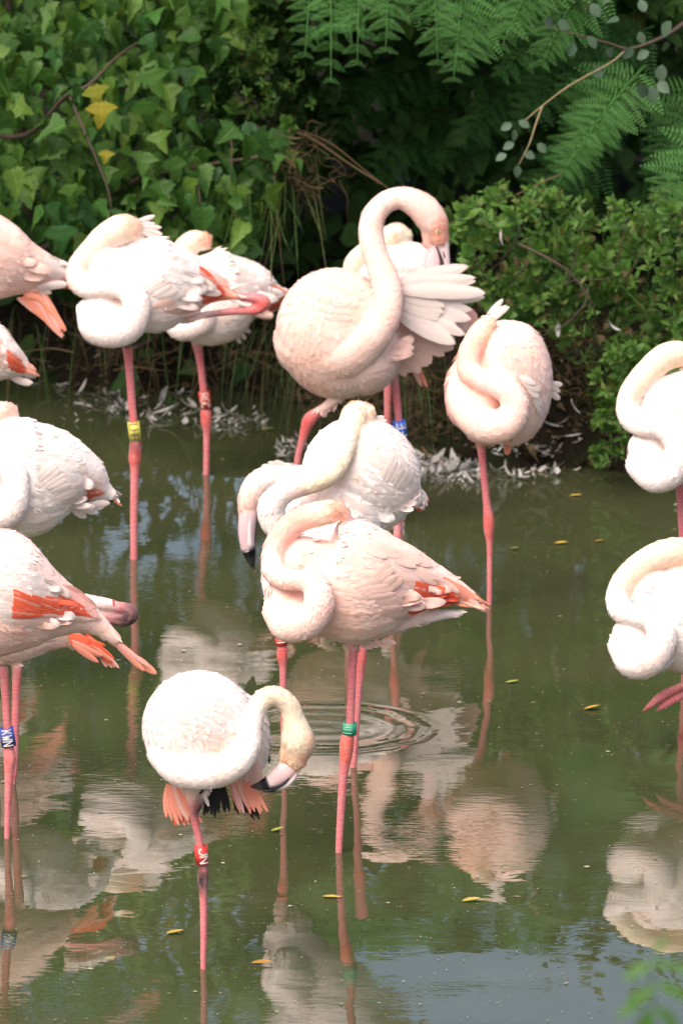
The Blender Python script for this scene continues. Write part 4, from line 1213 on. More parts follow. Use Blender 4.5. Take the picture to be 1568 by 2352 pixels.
b.tube_part('nostril', [(991, 370, 96, 2.5, DARK), (997, 392, 96, 4), (1000, 402, 95, 2)], 0.5, parent=bk)
b.band(918, 984, 15, 40, -8, BM['blue'], 'FE', INK['white'], flip=True, turn=0.35, d=-30)

# ---- white sleeper behind the preening bird
b = Flamingo('white sleeping flamingo mostly hidden behind the preening one', 1120, C2)
b.tube([(600, 500, 20, 100), (720, 470, 30, 150), (860, 480, 20, 150), (990, 500, -20, 70)], WHITE, 0.85)
b.tube([(790, 300, 30, 54, CREAM), (760, 290, 40, 58, CREAM), (700, 330, 50, 56), (620, 380, 60, 55, CREAM), (570, 430, 60, 55), (560, 500, 60, 55)], CREAM, 0.9, 1)
b.leg([(890, 700, 12), (890, 950, 8), (890, 1120, 7)])
b.tube([(700, 560, 0, 90), (745, 650, 0, 60), (735, 700, 0, 25)], WHITE, .9)
b.finish(spots=[(765, 292, 26, FACE, .75)])
b.auto_wing((700, 400), (960, 480), [70, 100, 80], 4, 4, 'f_white', seed=34)

# ---- right-hand sleeper seen from the front
b = Flamingo('peach pink flamingo asleep facing us on one thin leg, wing tips raised', 1388, C2)
b.ell(1330, 1005, -15, 300, 190, 190, 92, BLUSH)
b.tube([(1130, 900, 20, 80, PEACH), (1130, 990, 40, 130), (1160, 1100, 60, 155), (1200, 1180, 70, 125)], PEACH, 0.95)
b.tube([(1205, 715, 20, 40, SAND), (1180, 745, 30, 50, SAND), (1140, 810, 60, 54, PEACH), (1113, 880, 100, 55, PEACH), (1118, 945, 140, 56, BLUSH), (1165, 985, 175, 57), (1240, 1010, 205, 58), (1310, 1048, 225, 66), (1338, 1115, 235, 70), (1305, 1190, 235, 80), (1230, 1215, 225, 86), (1150, 1180, 195, 86), (1090, 1100, 150, 76), (1060, 1010, 90, 56)], BLUSH, 0.9, 1)
b.leg([(1098, 1000, 18, PEACH), (1104, 1025, 10), (1112, 1105, 8.2), (1118, 1160, 9), (1122, 1195, 12.5, KNEE), (1122, 1222, 11, KNEE), (1124, 1260, 7), (1123, 1390, 5.8)])
b.finish(spots=[(1150, 790, 70, (0.86, 0.50, 0.36), .8), (1370, 880, 90, (0.88, 0.55, 0.44), .45), (1200, 740, 50, SAND, .7), (1100, 980, 90, PEACH, .6)])
b.auto_wing((1260, 830), (1440, 1130), [80, 130, 130, 70], 8, 6, 'f_blush', seed=44)
b.row((1360, 970), (1440, 1080), 6, 30, 70, 100, 90, 36, 'f_white', seed=45, lift=0.010)
b.row((1180, 740), (1200, 720), 3, -62, -48, 170, 150, 34, 'f_white', parent=b.root, seed=46, d=(10, -20, 4), bend=.15)
b.row((1190, 700), (1200, 690), 2, -45, -38, 105, 105, 18, 'f_black', parent=b.root, seed=47, d=(-2, -24, 3), bend=.12)
b.row((1210, 735), (1225, 730), 3, -22, -8, 150, 130, 36, 'f_white', parent=b.root, seed=48, d=(16, -10, 4), bend=.2)
b.row((1290, 1290), (1310, 1300), 2, 60, 100, 55, 50, 34, 'f_salmon', parent=b.root, seed=49, d=(0, 0, 2))
b.row((1500, 1010), (1510, 1050), 3, 5, 30, 60, 50, 30, 'f_white', parent=b.root, seed=50, d=(-60, -80, 2))

# ---- white sleeper in the middle, neck drawn across
b = Flamingo('white flamingo asleep with head laid on its back, two legs, red leg ring', 1762, C3)
b.ell(742, 480, -60, 328, 318, 255, 40, WHITE)
b.tube([(640, 640, -10, 270), (520, 830, 40, 265), (390, 1030, 90, 200), (350, 1180, 90, 135)], WHITE, 0.8)
b.tube([(900, 560, -90, 150), (960, 600, -110, 110), (1020, 600, -120, 60)], WHITE, 0.8)
b.tube([(760, 150, -20, 66, SAND), (720, 155, 0, 84, CREAM), (685, 215, 60, 72, CREAM), (660, 295, 150, 64), (638, 370, 205, 62), (585, 455, 235, 64), (500, 508, 250, 62), (400, 540, 258, 60, BLUSH), (315, 575, 262, 66, WHITE), (258, 640, 255, 76), (262, 715, 245, 78), (320, 790, 240, 78), (400, 880, 245, 80), (400, 1000, 250, 90), (330, 1080, 215, 95)], WHITE, 0.9, 1)
b.leg([(640, 1440, 16, BLUSH), (645, 1470, 9), (648, 1490, 11.5, KNEE), (648, 1510, 12, KNEE), (650, 1535, 8.5), (650, 1600, 7.5), (652, 1700, 7)], d=40)
b.leg([(830, 1430, 14), (830, 1480, 12.5), (828, 1508, 13.5, KNEE), (826, 1540, 11), (822, 1600, 8.5), (812, 1762, 7.5)])
b.finish(spots=[(740, 180, 60, SAND, .5), (800, 350, 120, BLUSH, .5)])
b.auto_wing((600, 300), (1000, 620), [120, 220, 250, 160], 8, 8, 'f_white', seed=54)
b.row((860, 500), (960, 560), 6, -66, -50, 130, 120, 36, 'f_white', seed=55, lift=0.014)
b.row((900, 640), (1000, 620), 5, 10, -40, 120, 100, 44, 'f_white', seed=56)
b.row((1040, 540), (1050, 600), 4, 35, 60, 90, 80, 34, 'f_white', parent=b.root, seed=57, d=(-120, -135, 2))
b.row((1055, 600), (1050, 620), 2, 30, 70, 60, 60, 40, 'f_coral', parent=b.root, seed=58, d=(-128, -140, 2))
b.row((800, 170), (830, 190), 4, -15, 40, 70, 60, 22, 'f_white', parent=b.root, seed=59, d=(-20, -40, 2))
b.band(646, 1473, 14, 16, -6, BM['scarlet'], 'I', INK['white'], d=40)

# ---- bird behind it, head hanging, bill down
b = Flamingo('flamingo behind the middle sleeper with black tipped bill hanging down', 1425, C3)
b.tube([(330, 520, -10, 110), (430, 570, -20, 165), (560, 600, -30, 185), (720, 600, -50, 120)], WHITE, 0.8)
b.tube([(880, 690, -40, 60), (945, 760, -40, 30)], WHITE, 1)
b.tube([(740, 650, -40, 100), (870, 690, -40, 90)], WHITE, .8)
b.tube([(125, 670, 40, 56, PEACH), (135, 610, 40, 66, BLUSH), (165, 550, 30, 74, BLUSH), (220, 500, 15, 70, WHITE), (300, 480, 0, 70)], WHITE, 0.9, 1)
b.leg([(913, 1190, 12), (913, 1215, 8.5), (908, 1290, 12, KNEE), (905, 1330, 7.5), (896, 1425, 7)])
b.leg([(800, 1160, 12), (800, 1290, 8), (798, 1425, 7)], d=-20)
b.finish()
b.auto_wing((300, 470), (560, 600), [70, 120, 130], 5, 5, 'f_white', seed=64)
b.row((270, 440), (330, 420), 3, -170, -160, 70, 70, 26, 'f_white', parent=b.root, seed=65, d=(20, 30, 2))
P3 = (0.66, 0.47, 0.49)
bk = b.tube_part('beak', [(128, 655, 46, 54, PEACH), (124, 710, 60, 50, P3), (118, 790, 66, 46), (124, 868, 62, 40), (128, 880, 60, 39, DARK), (142, 940, 50, 26), (154, 985, 42, 6)], 0.8)
b.tube_part('upper_mandible', [(136, 670, 82, 16, P3), (132, 760, 96, 13, (0.74, 0.64, 0.65)), (134, 850, 92, 15), (140, 882, 84, 13, DARK)], 0.6, parent=bk)
b.tube_part('mouth_line', [(178, 715, 70, 4, DARK), (168, 800, 74, 4), (160, 860, 70, 5)], 0.6, parent=bk)

# ---- main sleeper in front, coral wing edge
b = Flamingo('pink sleeping flamingo in front with coral wing edge and green leg ring', 1957, C3)
b.tube([(420, 960, 20, 150, PEACH), (520, 1040, 10, 290, BLUSH), (700, 1060, 0, 348), (850, 1065, -20, 298), (1000, 1065, -50, 205), (1150, 1080, -90, 112), (1260, 1115, -110, 68), (1330, 1140, -120, 40)], BLUSH, 0.8)
b.tube([(310, 1120, 110, 85), (340, 1220, 150, 108), (430, 1230, 170, 105)], BLUSH, 0.9)
b.tube([(800, 1290, 0, 90, BLUSH), (960, 1270, -40, 58, WHITE), (1120, 1245, -70, 36), (1285, 1232, -90, 16)], WHITE, 0.9)
b.tube([(645, 690, 20, 40, PEACH), (610, 675, 25, 60, PEACH), (530, 685, 30, 68, CREAM), (430, 712, 40, 68, PEACH), (345, 765, 50, 68), (285, 845, 70, 65), (257, 930, 100, 61, BLUSH), (270, 1005, 150, 64), (330, 1046, 210, 62), (410, 1048, 265, 62), (480, 1070, 300, 72), (513, 1140, 320, 84), (498, 1225, 325, 88), (430, 1290, 290, 92), (340, 1300, 230, 88), (290, 1230, 160, 84)], BLUSH, 0.9, 1)
b.leg([(822, 1440, 17, PEACH), (813, 1490, 10, LEG), (808, 1560, 9.6), (804, 1660, 9.8), (797, 1700, 15.5, (0.78, 0.17, 0.13)), (794, 1735, 14.5, (0.78, 0.17, 0.13)), (789, 1775, 10.5), (783, 1860, 9), (778, 1957, 8)])
b.finish(spots=[(615, 665, 60, FACE, .9), (560, 640, 60, (0.86, 0.55, 0.42), .5), (430, 960, 110, PEACH, .7), (760, 900, 160, PEACH, .5), (650, 1250, 150, PEACH, .5)])
b.auto_wing((400, 920), (1080, 1060), [150, 250, 270, 220, 120], 10, 9, 'f_blush', seed=74)
b.row((700, 840), (950, 900), 6, 18, 25, 190, 200, 60, 'f_blush', seed=71, lift=0.005)
b.row((780, 1070), (860, 1120), 6, -52, -30, 150, 140, 44, 'f_blush', seed=75, lift=0.014)
b.row((700, 1090), (860, 1200), 9, -14, -4, 190, 150, 42, 'f_blush', seed=76, lift=0.006)
b.row((830, 1170), (900, 1250), 6, -12, 6, 120, 100, 44, 'f_blush', seed=77, lift=0.006)
b.row((1050, 1090), (1040, 1220), 7, 10, -18, 150, 150, 52, 'f_coral', seed=78)
b.row((1110, 1070), (1110, 1190), 7, 24, -8, 160, 160, 46, 'f_coral', seed=79, lift0=0.001)
b.row((1040, 1060), (1000, 1240), 9, 16, -24, 180, 160, 60, 'f_coral', seed=85)
b.row((1120, 1100), (1100, 1210), 6, 14, -14, 150, 140, 50, 'f_coral', seed=86)
b.row((1040, 990), (1150, 1040), 5, 30, 34, 150, 150, 52, 'f_blush', seed=80, lift=0.006)
b.row((1190, 1035), (1210, 1170), 8, 33, 12, 210, 200, 48, 'f_salmon', seed=81)
b.row((1290, 1090), (1290, 1170), 5, 36, 22, 160, 150, 34, 'f_salmon', seed=82, d=(-120, -150, 2))
b.row((640, 1400), (850, 1380), 6, 40, 10, 70, 90, 36, 'f_blush', parent=b.root, seed=84, d=(20, 0, 2))
b.eye(627, 683, 9)
b.tube_part('beak', [(640, 690, 30, 26, PEACH), (664, 705, 26, 22, P3), (690, 730, 0, 18)], 0.7)
b.band(803, 1673, 16.5, 28, 3, BM['green'], 'HII', INK['pale'], turn=-0.4)

# ---- front preening bird
b = Flamingo('white flamingo at the front preening its underside, red ring on muddy leg', 2225, C4)
b.ell(545, 490, -40, 362, 358, 290, 60, WHITE)
b.tube([(700, 420, -90, 190), (800, 470, -110, 190), (880, 560, -120, 120), (900, 680, -120, 70), (880, 790, -110, 40)], WHITE, 0.8)
b.tube([(480, 800, 20, 110), (495, 880, 10, 55), (500, 940, 5, 30, LEG)], BLUSH, 0.9)
b.tube([(1150, 690, 100, 70, SAND), (1160, 600, 100, 108, SAND), (1155, 530, 105, 100, CREAM), (1135, 440, 115, 74, CREAM), (1105, 350, 130, 66, CREAM), (1030, 292, 150, 64), (945, 312, 170, 66, CREAM), (892, 390, 185, 68, WHITE), (868, 490, 205, 72), (848, 590, 230, 82), (790, 690, 255, 94), (690, 755, 255, 98), (560, 775, 220, 104), (430, 740, 140, 120), (340, 650, 50, 120)], WHITE, 0.9, 1)
b.tube([(1085, 700, 95, 42, SAND), (1100, 640, 98, 55)], SAND, 0.9, 1)
b.leg([(441, 1835, 12), (447, 1880, 9.5), (457, 1925, 9), (463, 1968, 9.6), (467, 1995, 11, MUD), (467, 2016, 13, DARK), (466, 2035, 11, DARK), (467, 2052, 8.8, LEG), (468, 2140, 8), (467, 2225, 7)])
b.tube([(590, 900, -20, 26, DARK), (545, 960, -10, 26), (520, 1010, 10, 18), (540, 1020, 10, 10)], DARK, 0.8, 2)
b.finish(spots=[(1200, 690, 60, FACE, .7), (1250, 600, 60, (0.84, 0.52, 0.34), .5), (1080, 700, 80, (0.82, 0.46, 0.26), .5), (650, 600, 120, PEACH, .7), (640, 450, 100, PEACH, .5)])
b.auto_wing((330, 330), (860, 560), [90, 190, 190, 100], 7, 7, 'f_white', seed=94)
b.row((345, 840), (420, 850), 5, 98, 68, 230, 250, 60, 'f_salmon', parent=b.root, seed=95, d=(-40, -30, 4), bend=-.18)
b.row((410, 930), (450, 950), 4, 100, 60, 160, 150, 60, 'f_coral', parent=b.root, seed=96, d=(-60, -50, 4), bend=-.15)
b.row((560, 850), (700, 850), 13, 114, 80, 250, 150, 28, 'f_black', parent=b.root, seed=97, d=(-60, -40, 4))
b.row((730, 810), (860, 830), 6, 70, 58, 210, 200, 60, 'f_salmon', parent=b.root, seed=98, d=(-30, 20, 4))
b.row((760, 850), (880, 950), 12, 84, 70, 180, 130, 20, 'f_black', parent=b.root, seed=99, d=(-60, -30, 2))
b.row((840, 640), (900, 700), 4, 96, 84, 190, 170, 60, 'f_blush', parent=b.root, seed=100, d=(-70, -60, 6))
b.row((955, 640), (970, 620), 2, 95, 85, 80, 100, 22, 'f_black', parent=b.root, seed=101, d=(-130, -130, 2))
bk = b.tube_part('beak', [(1115, 715, 100, 62, P2), (1080, 765, 108, 62, P1), (1030, 805, 110, 54, P1), (990, 828, 108, 46, P2), (975, 834, 106, 44, DARK), (930, 850, 100, 30), (872, 858, 92, 8)], 0.6)
b.tube_part('upper_mandible', [(1165, 735, 100, 22, PEACH), (1135, 800, 112, 15, P2), (1085, 850, 116, 14, (0.8, 0.68, 0.66)), (1020, 880, 112, 12, DARK), (950, 885, 104, 10)], 0.8, parent=bk)
b.tube_part('mouth_line', [(1122, 735, 128, 5, DARK), (1105, 800, 132, 8), (1060, 845, 134, 11), (1000, 866, 130, 13)], 0.5, parent=bk)
b.eye(1193, 672, 9)
b.band(463, 1963, 15.5, 44, -4, BM['scarlet'], 'JN', INK['white'], turn=0.45)

# ---- birds cut by the left edge
b = Flamingo('white flamingo at the left edge, topmost, orange webbed foot hanging below its tail', 1215, C1)
b.tube([(-330, 260, 40, 200), (-160, 280, 20, 250), (0, 320, 0, 215), (120, 350, -30, 150), (240, 370, -60, 92), (330, 385, -80, 42)], BLUSH, 0.8)
b.leg([(-70, 760, 12), (-66, 900, 9), (-64, 990, 13, KNEE), (-64, 1030, 9), (-62, 1215, 7)])
b.tube([(180, 470, 0, 22, LEG), (260, 452, -10, 20), (350, 446, -20, 18), (395, 452, -20, 22)], LEG, 1, 2)
b.finish(spots=[(150, 300, 200, PEACH, .5), (-50, 200, 120, PEACH, .4)])
b.auto_wing((-200, 230), (260, 360), [150, 190, 160, 70], 7, 7, 'f_blush', seed=104)
b.row((230, 300), (250, 400), 6, 18, 0, 130, 120, 44, 'f_white', seed=105)
b.row((100, 470), (240, 450), 4, 8, 0, 130, 110, 40, 'f_white', seed=106, d=(20, 0, 2))
# webbed foot: three toes with a web between
b.tube_part('foot', [(150, 500, 10, 26, ORANGE), (215, 520, 20, 20), (270, 590, 30, 14), (338, 684, 34, 5)], 0.7)
b.row((95, 512), (235, 488), 8, 35, 63, 285, 215, 64, 'f_salmon', parent=b.root, seed=107, d=(14, 30, 1), jit=.8)

b = Flamingo('tail end of a flamingo at the left edge, coral feathers, just above the water', 1235, C1)
b.tube([(-260, 760, 30, 150), (-100, 780, 10, 165), (0, 825, 0, 130), (80, 858, -20, 80), (140, 888, -30, 36)], WHITE, 0.8)
b.leg([(-90, 880, 12), (-88, 1000, 9), (-86, 1040, 13, KNEE), (-86, 1080, 9), (-84, 1235, 7)])
b.finish()
b.auto_wing((-120, 770), (70, 850), [110, 110, 60], 4, 5, 'f_blush', seed=114)
b.row((35, 780), (45, 880), 6, 40, 10, 100, 90, 34, 'f_coral', seed=115)
b.row((85, 820), (100, 880), 5, 30, 20, 110, 110, 28, 'f_salmon', seed=116, d=(0, -10, 2))
b.row((40, 900), (60, 930), 4, 40, 10, 110, 110, 36, 'f_white', seed=117, d=(-10, -10, 2))

b = Flamingo('white sleeping flamingo at left edge with a black feather under its pink tail', 1560, C6)
b.tube([(-120, 380, 40, 190), (-20, 400, 30, 268), (110, 435, 0, 298), (280, 425, -30, 232), (400, 440, -60, 138), (480, 490, -80, 70), (530, 515, -90, 34)], WHITE, 0.8)
b.tube([(50, 120, 0, 42, PEACH), (10, 120, 20, 52, CREAM), (-60, 160, 40, 56), (-130, 260, 70, 58, WHITE), (-120, 360, 130, 60), (-30, 375, 200, 60), (60, 410, 240, 66), (78, 500, 260, 66), (50, 590, 260, 74), (-30, 620, 240, 80), (-110, 560, 160, 80)], WHITE, 0.9, 1)
b.leg([(-12, 1210, 12), (-14, 1330, 9), (-15, 1350, 12, KNEE), (-15, 1385, 9), (-17, 1560, 7)], d=-20)
b.finish(spots=[(50, 105, 40, PEACH, .8), (440, 480, 90, PEACH, .5)])
b.auto_wing((40, 330), (430, 450), [150, 220, 200, 90], 8, 8, 'f_white', seed=124)
b.row((180, 440), (300, 560), 10, -40, -18, 110, 110, 32, 'f_white', seed=125, lift=0.012)
b.row((300, 500), (360, 590), 6, -20, -4, 110, 90, 36, 'f_white', seed=126)
b.row((410, 540), (430, 480), 4, -20, 20, 80, 80, 34, 'f_coral', seed=127)
b.row((480, 460), (500, 500), 4, 45, 40, 120, 110, 28, 'f_salmon', seed=128, d=(-90, -110, 2))
b.row((490, 520), (500, 530), 3, 10, 25, 55, 50, 26, 'f_black', seed=129, d=(-70, -80, 2))
b.row((350, 590), (440, 560), 4, 30, -5, 90, 90, 34, 'f_white', seed=130, d=(20, -20, -6))

b = Flamingo('leaning white flamingo at left edge with long salmon tail and navy KWN leg ring', 1925, C6)
b.tube([(-260, 880, 60, 240), (-110, 960, 40, 310), (30, 1010, 10, 310), (160, 1045, -20, 235), (280, 1070, -50, 150), (400, 1105, -80, 88), (490, 1160, -95, 48), (560, 1215, -100, 26)], BLUSH, 0.75)
b.leg([(8, 1540, 12), (12, 1580, 9.5), (17, 1660, 9), (20, 1712, 11), (23, 1740, 14, (0.80, 0.20, 0.20)), (22, 1775, 11), (19, 1840, 8), (17, 1925, 7)])
b.finish(spots=[(60, 1250, 260, PEACH, .5), (100, 850, 160, WHITE, .6)])
b.auto_wing((-100, 860), (270, 1010), [170, 230, 200, 120], 8, 10, 'f_white', seed=134)
b.row((65, 975), (60, 1110), 6, 30, 0, 150, 140, 50, 'f_coral', seed=135)
b.row((220, 1010), (220, 1100), 6, 12, -8, 160, 150, 46, 'f_coral', seed=136)
b.row((300, 960), (330, 1030), 6, 32, 30, 160, 160, 52, 'f_pink', seed=137)
b.row((140, 1000), (150, 1090), 5, 20, 0, 130, 120, 46, 'f_coral', seed=142)
b.row((280, 1000), (300, 1080), 5, 26, 8, 150, 140, 44, 'f_coral', seed=143)
b.row((60, 1135), (330, 1105), 9, 4, 2, 170, 150, 34, 'f_blush', seed=138, lift=0.004)
b.row((400, 1060), (430, 1110), 5, 50, 44, 190, 190, 44, 'f_pink', seed=139, d=(-90, -110, 2))
b.row((520, 1190), (550, 1220), 4, 46, 40, 200, 200, 48, 'f_salmon', seed=140, d=(-105, -120, 2))
b.row((640, 1300), (645, 1305), 2, 36, 34, 130, 125, 40, 'f_salmon', seed=141, d=(-116, -122, 2))
b.band(18, 1692, 17, 44, -8, BM['navy'], 'KWN', INK['white'])

b = Flamingo('flamingo hidden at left edge, coral wing underside showing, dark knee of its folded leg', 1800, C6)
b.tube([(-220, 1080, 20, 230), (-60, 1120, 0, 230), (100, 1150, -20, 190), (230, 1170, -40, 120), (330, 1200, -60, 60)], BLUSH, 0.6)
b.leg([(40, 1530, 12), (38, 1590, 9.5), (36, 1680, 9), (34, 1760, 8), (30, 1800, 7)])
b.tube([(330, 1020, -40, 40, WHITE), (440, 1036, -40, 36), (530, 1050, -40, 31, WHITE), (560, 1058, -40, 28, LEG), (605, 1072, -40, 36, MUD), (628, 1092, -40, 46, DARK), (600, 1116, -40, 42, DARK), (555, 1116, -40, 32, MUD), (450, 1106, -30, 26, LEG), (330, 1110, -20, 24)], LEG, 1, 2)
b.finish()
b.auto_wing((-60, 1100), (240, 1170), [120, 150, 90], 4, 5, 'f_blush', seed=144)
b.row((330, 1190), (350, 1240), 6, 20, 30, 170, 150, 56, 'f_coral', seed=145, d=(40, 20, 2))
b.row((420, 1190), (440, 1240), 5, 46, 40, 150, 140, 42, 'f_coral', seed=146, d=(30, 10, 2))
b.row((480, 1290), (520, 1290), 3, 60, 50, 70, 80, 34, 'f_salmon', seed=147, d=(12, 6, 2))
bd = b.band(*b.D(547, 1050), 13, 9, 82, BM['scarlet'], '', None, d=-40*.476)

# ---- birds cut by the right edge
b = Flamingo('sleeping white flamingo cut by the right edge, upper of the two, against the bush', 1490, C5)
b.ell(795, 590, 0, 340, 288, 232, 8, WHITE)
b.tube([(860, 600, -20, 250), (1010, 620, -60, 190), (1130, 640, -90, 90)], WHITE, 0.82)
b.tube([(520, 730, 110, 105), (560, 820, 125, 120), (640, 830, 110, 110)], WHITE, 0.9)
b.tube([(760, 230, 10, 60, SAND), (680, 225, 20, 72, SAND), (610, 245, 30, 74, CREAM), (525, 315, 40, 68, CREAM), (455, 395, 60, 63, CREAM), (415, 480, 80, 61, BLUSH), (430, 565, 120, 64, WHITE), (500, 612, 170, 60), (585, 620, 205, 57), (655, 665, 225, 66), (690, 745, 235, 78), (650, 850, 235, 86), (565, 885, 205, 86), (490, 820, 150, 86)], WHITE, 0.9, 1)
b.leg([(1556, 1100, 13), (1561, 1140, 9), (1566, 1240, 8.5), (1571, 1285, 13, KNEE), (1571, 1320, 9), (1570, 1490, 7)])
b.finish(spots=[(470, 540, 50, PEACH, .3)])
b.auto_wing((560, 480), (1000, 620), [120, 210, 220, 120], 8, 8, 'f_white', seed=154)

b = Flamingo('sleeping white flamingo cut by the right edge, lower of the two, folded foot showing', 1720, C5)
b.ell(800, 1655, 0, 385, 300, 240, 6, WHITE)
b.tube([(840, 1650, -20, 280), (1000, 1660, -60, 200), (1130, 1680, -90, 90)], WHITE, 0.82)
b.ell(545, 1500, 30, 130, 95, 110, -42, WHITE)
b.tube([(430, 1730, 110, 100), (470, 1820, 120, 115), (560, 1830, 110, 110)], WHITE, 0.9)
b.tube([(780, 1285, 10, 62, SAND), (690, 1285, 20, 76, SAND), (600, 1300, 30, 76, CREAM), (500, 1352, 40, 74, CREAM), (410, 1430, 60, 70, CREAM), (362, 1520, 80, 64, WHITE), (380, 1602, 120, 66), (455, 1625, 165, 63), (540, 1645, 200, 68), (592, 1710, 220, 80), (588, 1795, 230, 84), (525, 1870, 220, 90), (440, 1880, 185, 86), (385, 1800, 130, 76)], WHITE, 0.9, 1)
b.leg([(1600, 1540, 13), (1598, 1600, 9), (1596, 1612, 13, KNEE), (1594, 1640, 9), (1590, 1720, 7)])
TOE = (0.55, 0.16, 0.16)
b.tube([(760, 1990, 80, 22, TOE), (680, 2020, 90, 24), (600, 2060, 100, 26), (540, 2110, 110, 20), (497, 2143, 114, 8, MUD)], TOE, 0.8, 2)
b.tube([(760, 2030, 60, 22, LEG), (680, 2070, 70, 24), (610, 2110, 80, 22), (568, 2145, 84, 8, MUD)], LEG, 0.8, 2)
b.finish(spots=[(600, 1400, 120, BLUSH, .3)])
b.auto_wing((540, 1520), (980, 1660), [130, 220, 230, 120], 8, 8, 'f_white', seed=164)
# ------------------------------------------------------------------ small things on the water
rg = random.Random(77)
M['down'] = mat_feather('moulted_feather', (0.52, 0.54, 0.53), var=0.15)
M['down_pink'] = mat_feather('moulted_pink_feather', (0.70, 0.36, 0.30), var=0.1)
def curl_feather(L, W, curl, twist, rg):
    """a moulted feather: quill, cupped vane curling up at the tip"""
    V, F = [], []
    n, m = 9, 4
    for i in range(n):
        s = i/(n-1)
        a = curl*s
        x = L*(math.sin(a)/curl if abs(curl) > .01 else s); z = L*((1-math.cos(a))/curl if abs(curl) > .01 else 0)
        wv = W*float(np.interp(s, [0, .12, .2, .5, .8, 1], [.05, .06, .6, 1, .75, .1]))
        for j in range(m+1):
            t = -1+2*j/m
            V.append((x+0.12*W*abs(t), wv*.5*t+twist*L*s*s, z+0.18*W*t*t*(1-s*.3)+.002))
    for i in range(n-1):
        for j in range(m):
            F.append((i*(m+1)+j, i*(m+1)+j+1, (i+1)*(m+1)+j+1, (i+1)*(m+1)+j))
    return V, F
ME_F = [build_mesh('moulted_feather', *curl_feather(1, rg.uniform(.16, .34), rg.uniform(.3, 1.5), rg.uniform(-.5, .5), rg), M['down']) for k in range(7)]
ME_FP = build_mesh('moulted_feather', *curl_feather(1, .4, 1.2, .1, rg), M['down_pink'])
def put_feather(x, y, size, label, grp, me=None, zoff=0.0):
    Y = water_y(y); p = at(x, y, Y)
    o = bpy.data.objects.new('moulted_feather', me or ME_F[rg.randrange(7)])
    gz = max(0.004, ground_z(p[0], Y)+0.004)
    o.location = (p[0], p[1], gz+zoff)
    o.rotation_euler = (rg.uniform(-.35, .35), rg.uniform(-.15, .1), rg.uniform(0, 6.28))
    o.scale = (size, size, size)
    COL.objects.link(o); tag(o, label, 'feather', grp)
CL = [(20, 150, 862, 890, 6, 'grey moulted feather in the dark water under the leftmost tail'),
      (150, 250, 880, 915, 8, 'pale moulted feather in the shade left of the yellow ringed leg'),
      (240, 300, 900, 950, 6, 'pale moulted feather just left of the yellow ringed leg'),
      (318, 440, 900, 985, 14, 'pale moulted feather between the yellow ringed and the red ringed leg'),
      (440, 540, 940, 990, 11, 'pale moulted feather beside the red ringed knee'),
      (540, 600, 955, 1000, 7, 'white moulted feather at the foot of the green rushes'),
      (640, 690, 1010, 1060, 6, 'white moulted feather left of the bent red leg'),
      (955, 1010, 1050, 1110, 12, 'white moulted feather beside the back of the middle sleeper'),
      (1010, 1100, 1055, 1115, 20, 'white moulted feather on the shore left of the thin peach bird leg'),
      (1125, 1200, 1050, 1105, 14, 'white moulted feather on the shore just right of the thin peach bird leg'),
      (1200, 1290, 1030, 1090, 14, 'white moulted feather in the drift under the dark hollow'),
      (1290, 1385, 1020, 1075, 14, 'white moulted feather left of the trailing stems'),
      (1400, 1450, 1040, 1070, 5, 'white moulted feather between trailing stems and right edge bird')]
for (x0, x1, y0, y1, n, lab) in CL:
    for i in range(int(n*1.5)): put_feather(rg.uniform(x0, x1), rg.uniform(y0, y1), rg.choice([rg.uniform(.018, .04), rg.uniform(.035, .08)]), lab, 'drift of feathers: '+lab[lab.index('feather')+8:])
# soggy down and broken feathers matted along the shore
B = Bulk()
FV = [curl_feather(1, w_, c_, t_, rg) for w_, c_, t_ in [(.5, .8, .2), (.35, 1.6, -.3), (.7, .4, .1), (.3, 2.2, .4)]]
for (x0, x1, y0, y1, n) in [(930, 1110, 1045, 1112, 260), (1125, 1290, 1025, 1100, 240), (1250, 1460, 1010, 1078, 200), (150, 440, 885, 985, 70), (440, 620, 945, 1000, 60), (630, 700, 1010, 1060, 25)]:
    for i in range(n):
        x, y = rg.uniform(x0, x1), rg.gauss((y0+y1)/2, (y1-y0)/4.5)
        Y = water_y(y); p = at(x, y, Y)
        z = max(.003, ground_z(p[0], Y)+.003)
        if z > .07: continue
        v, f = FV[rg.randrange(4)]
        B.add(v, f, (p[0], p[1], z), (rg.gauss(0, .6), rg.gauss(0, 1), rg.gauss(.1, .2)), (rg.gauss(0, .5), rg.gauss(0, .5), 1), rg.uniform(.010, .034))
o = B.build('matted_down', M['down']); tag(o, 'wet down and broken feathers matted along the far waterline', None, None, 'stuff')
put_feather(1012, 1060, .07, 'single pink moulted feather among the white ones on the shore', None, ME_FP)
put_feather(1545, 1165, .11, 'fluffy white feather hanging by the leg of the upper right flamingo', None)
# loose feathers caught in the bush
for k, (x, y) in enumerate([(1150, 525), (1280, 735), (1310, 915), (1395, 735)]):
    o = bpy.data.objects.new('caught_feather', ME_F[k]); p = at(x, y, 26.25)
    o.location = tuple(p); o.rotation_euler = (rg.uniform(0, 3), 1.2, rg.uniform(0, 3)); o.scale = (.05,)*3
    COL.objects.link(o)
    tag(o, ['pale feather caught at the top left of the right bush', 'small white feather caught under the right bush twig', 'curled white feather hanging in the dark gap below the bush', 'pale feather caught on the bare brown twig'][k], 'feather')

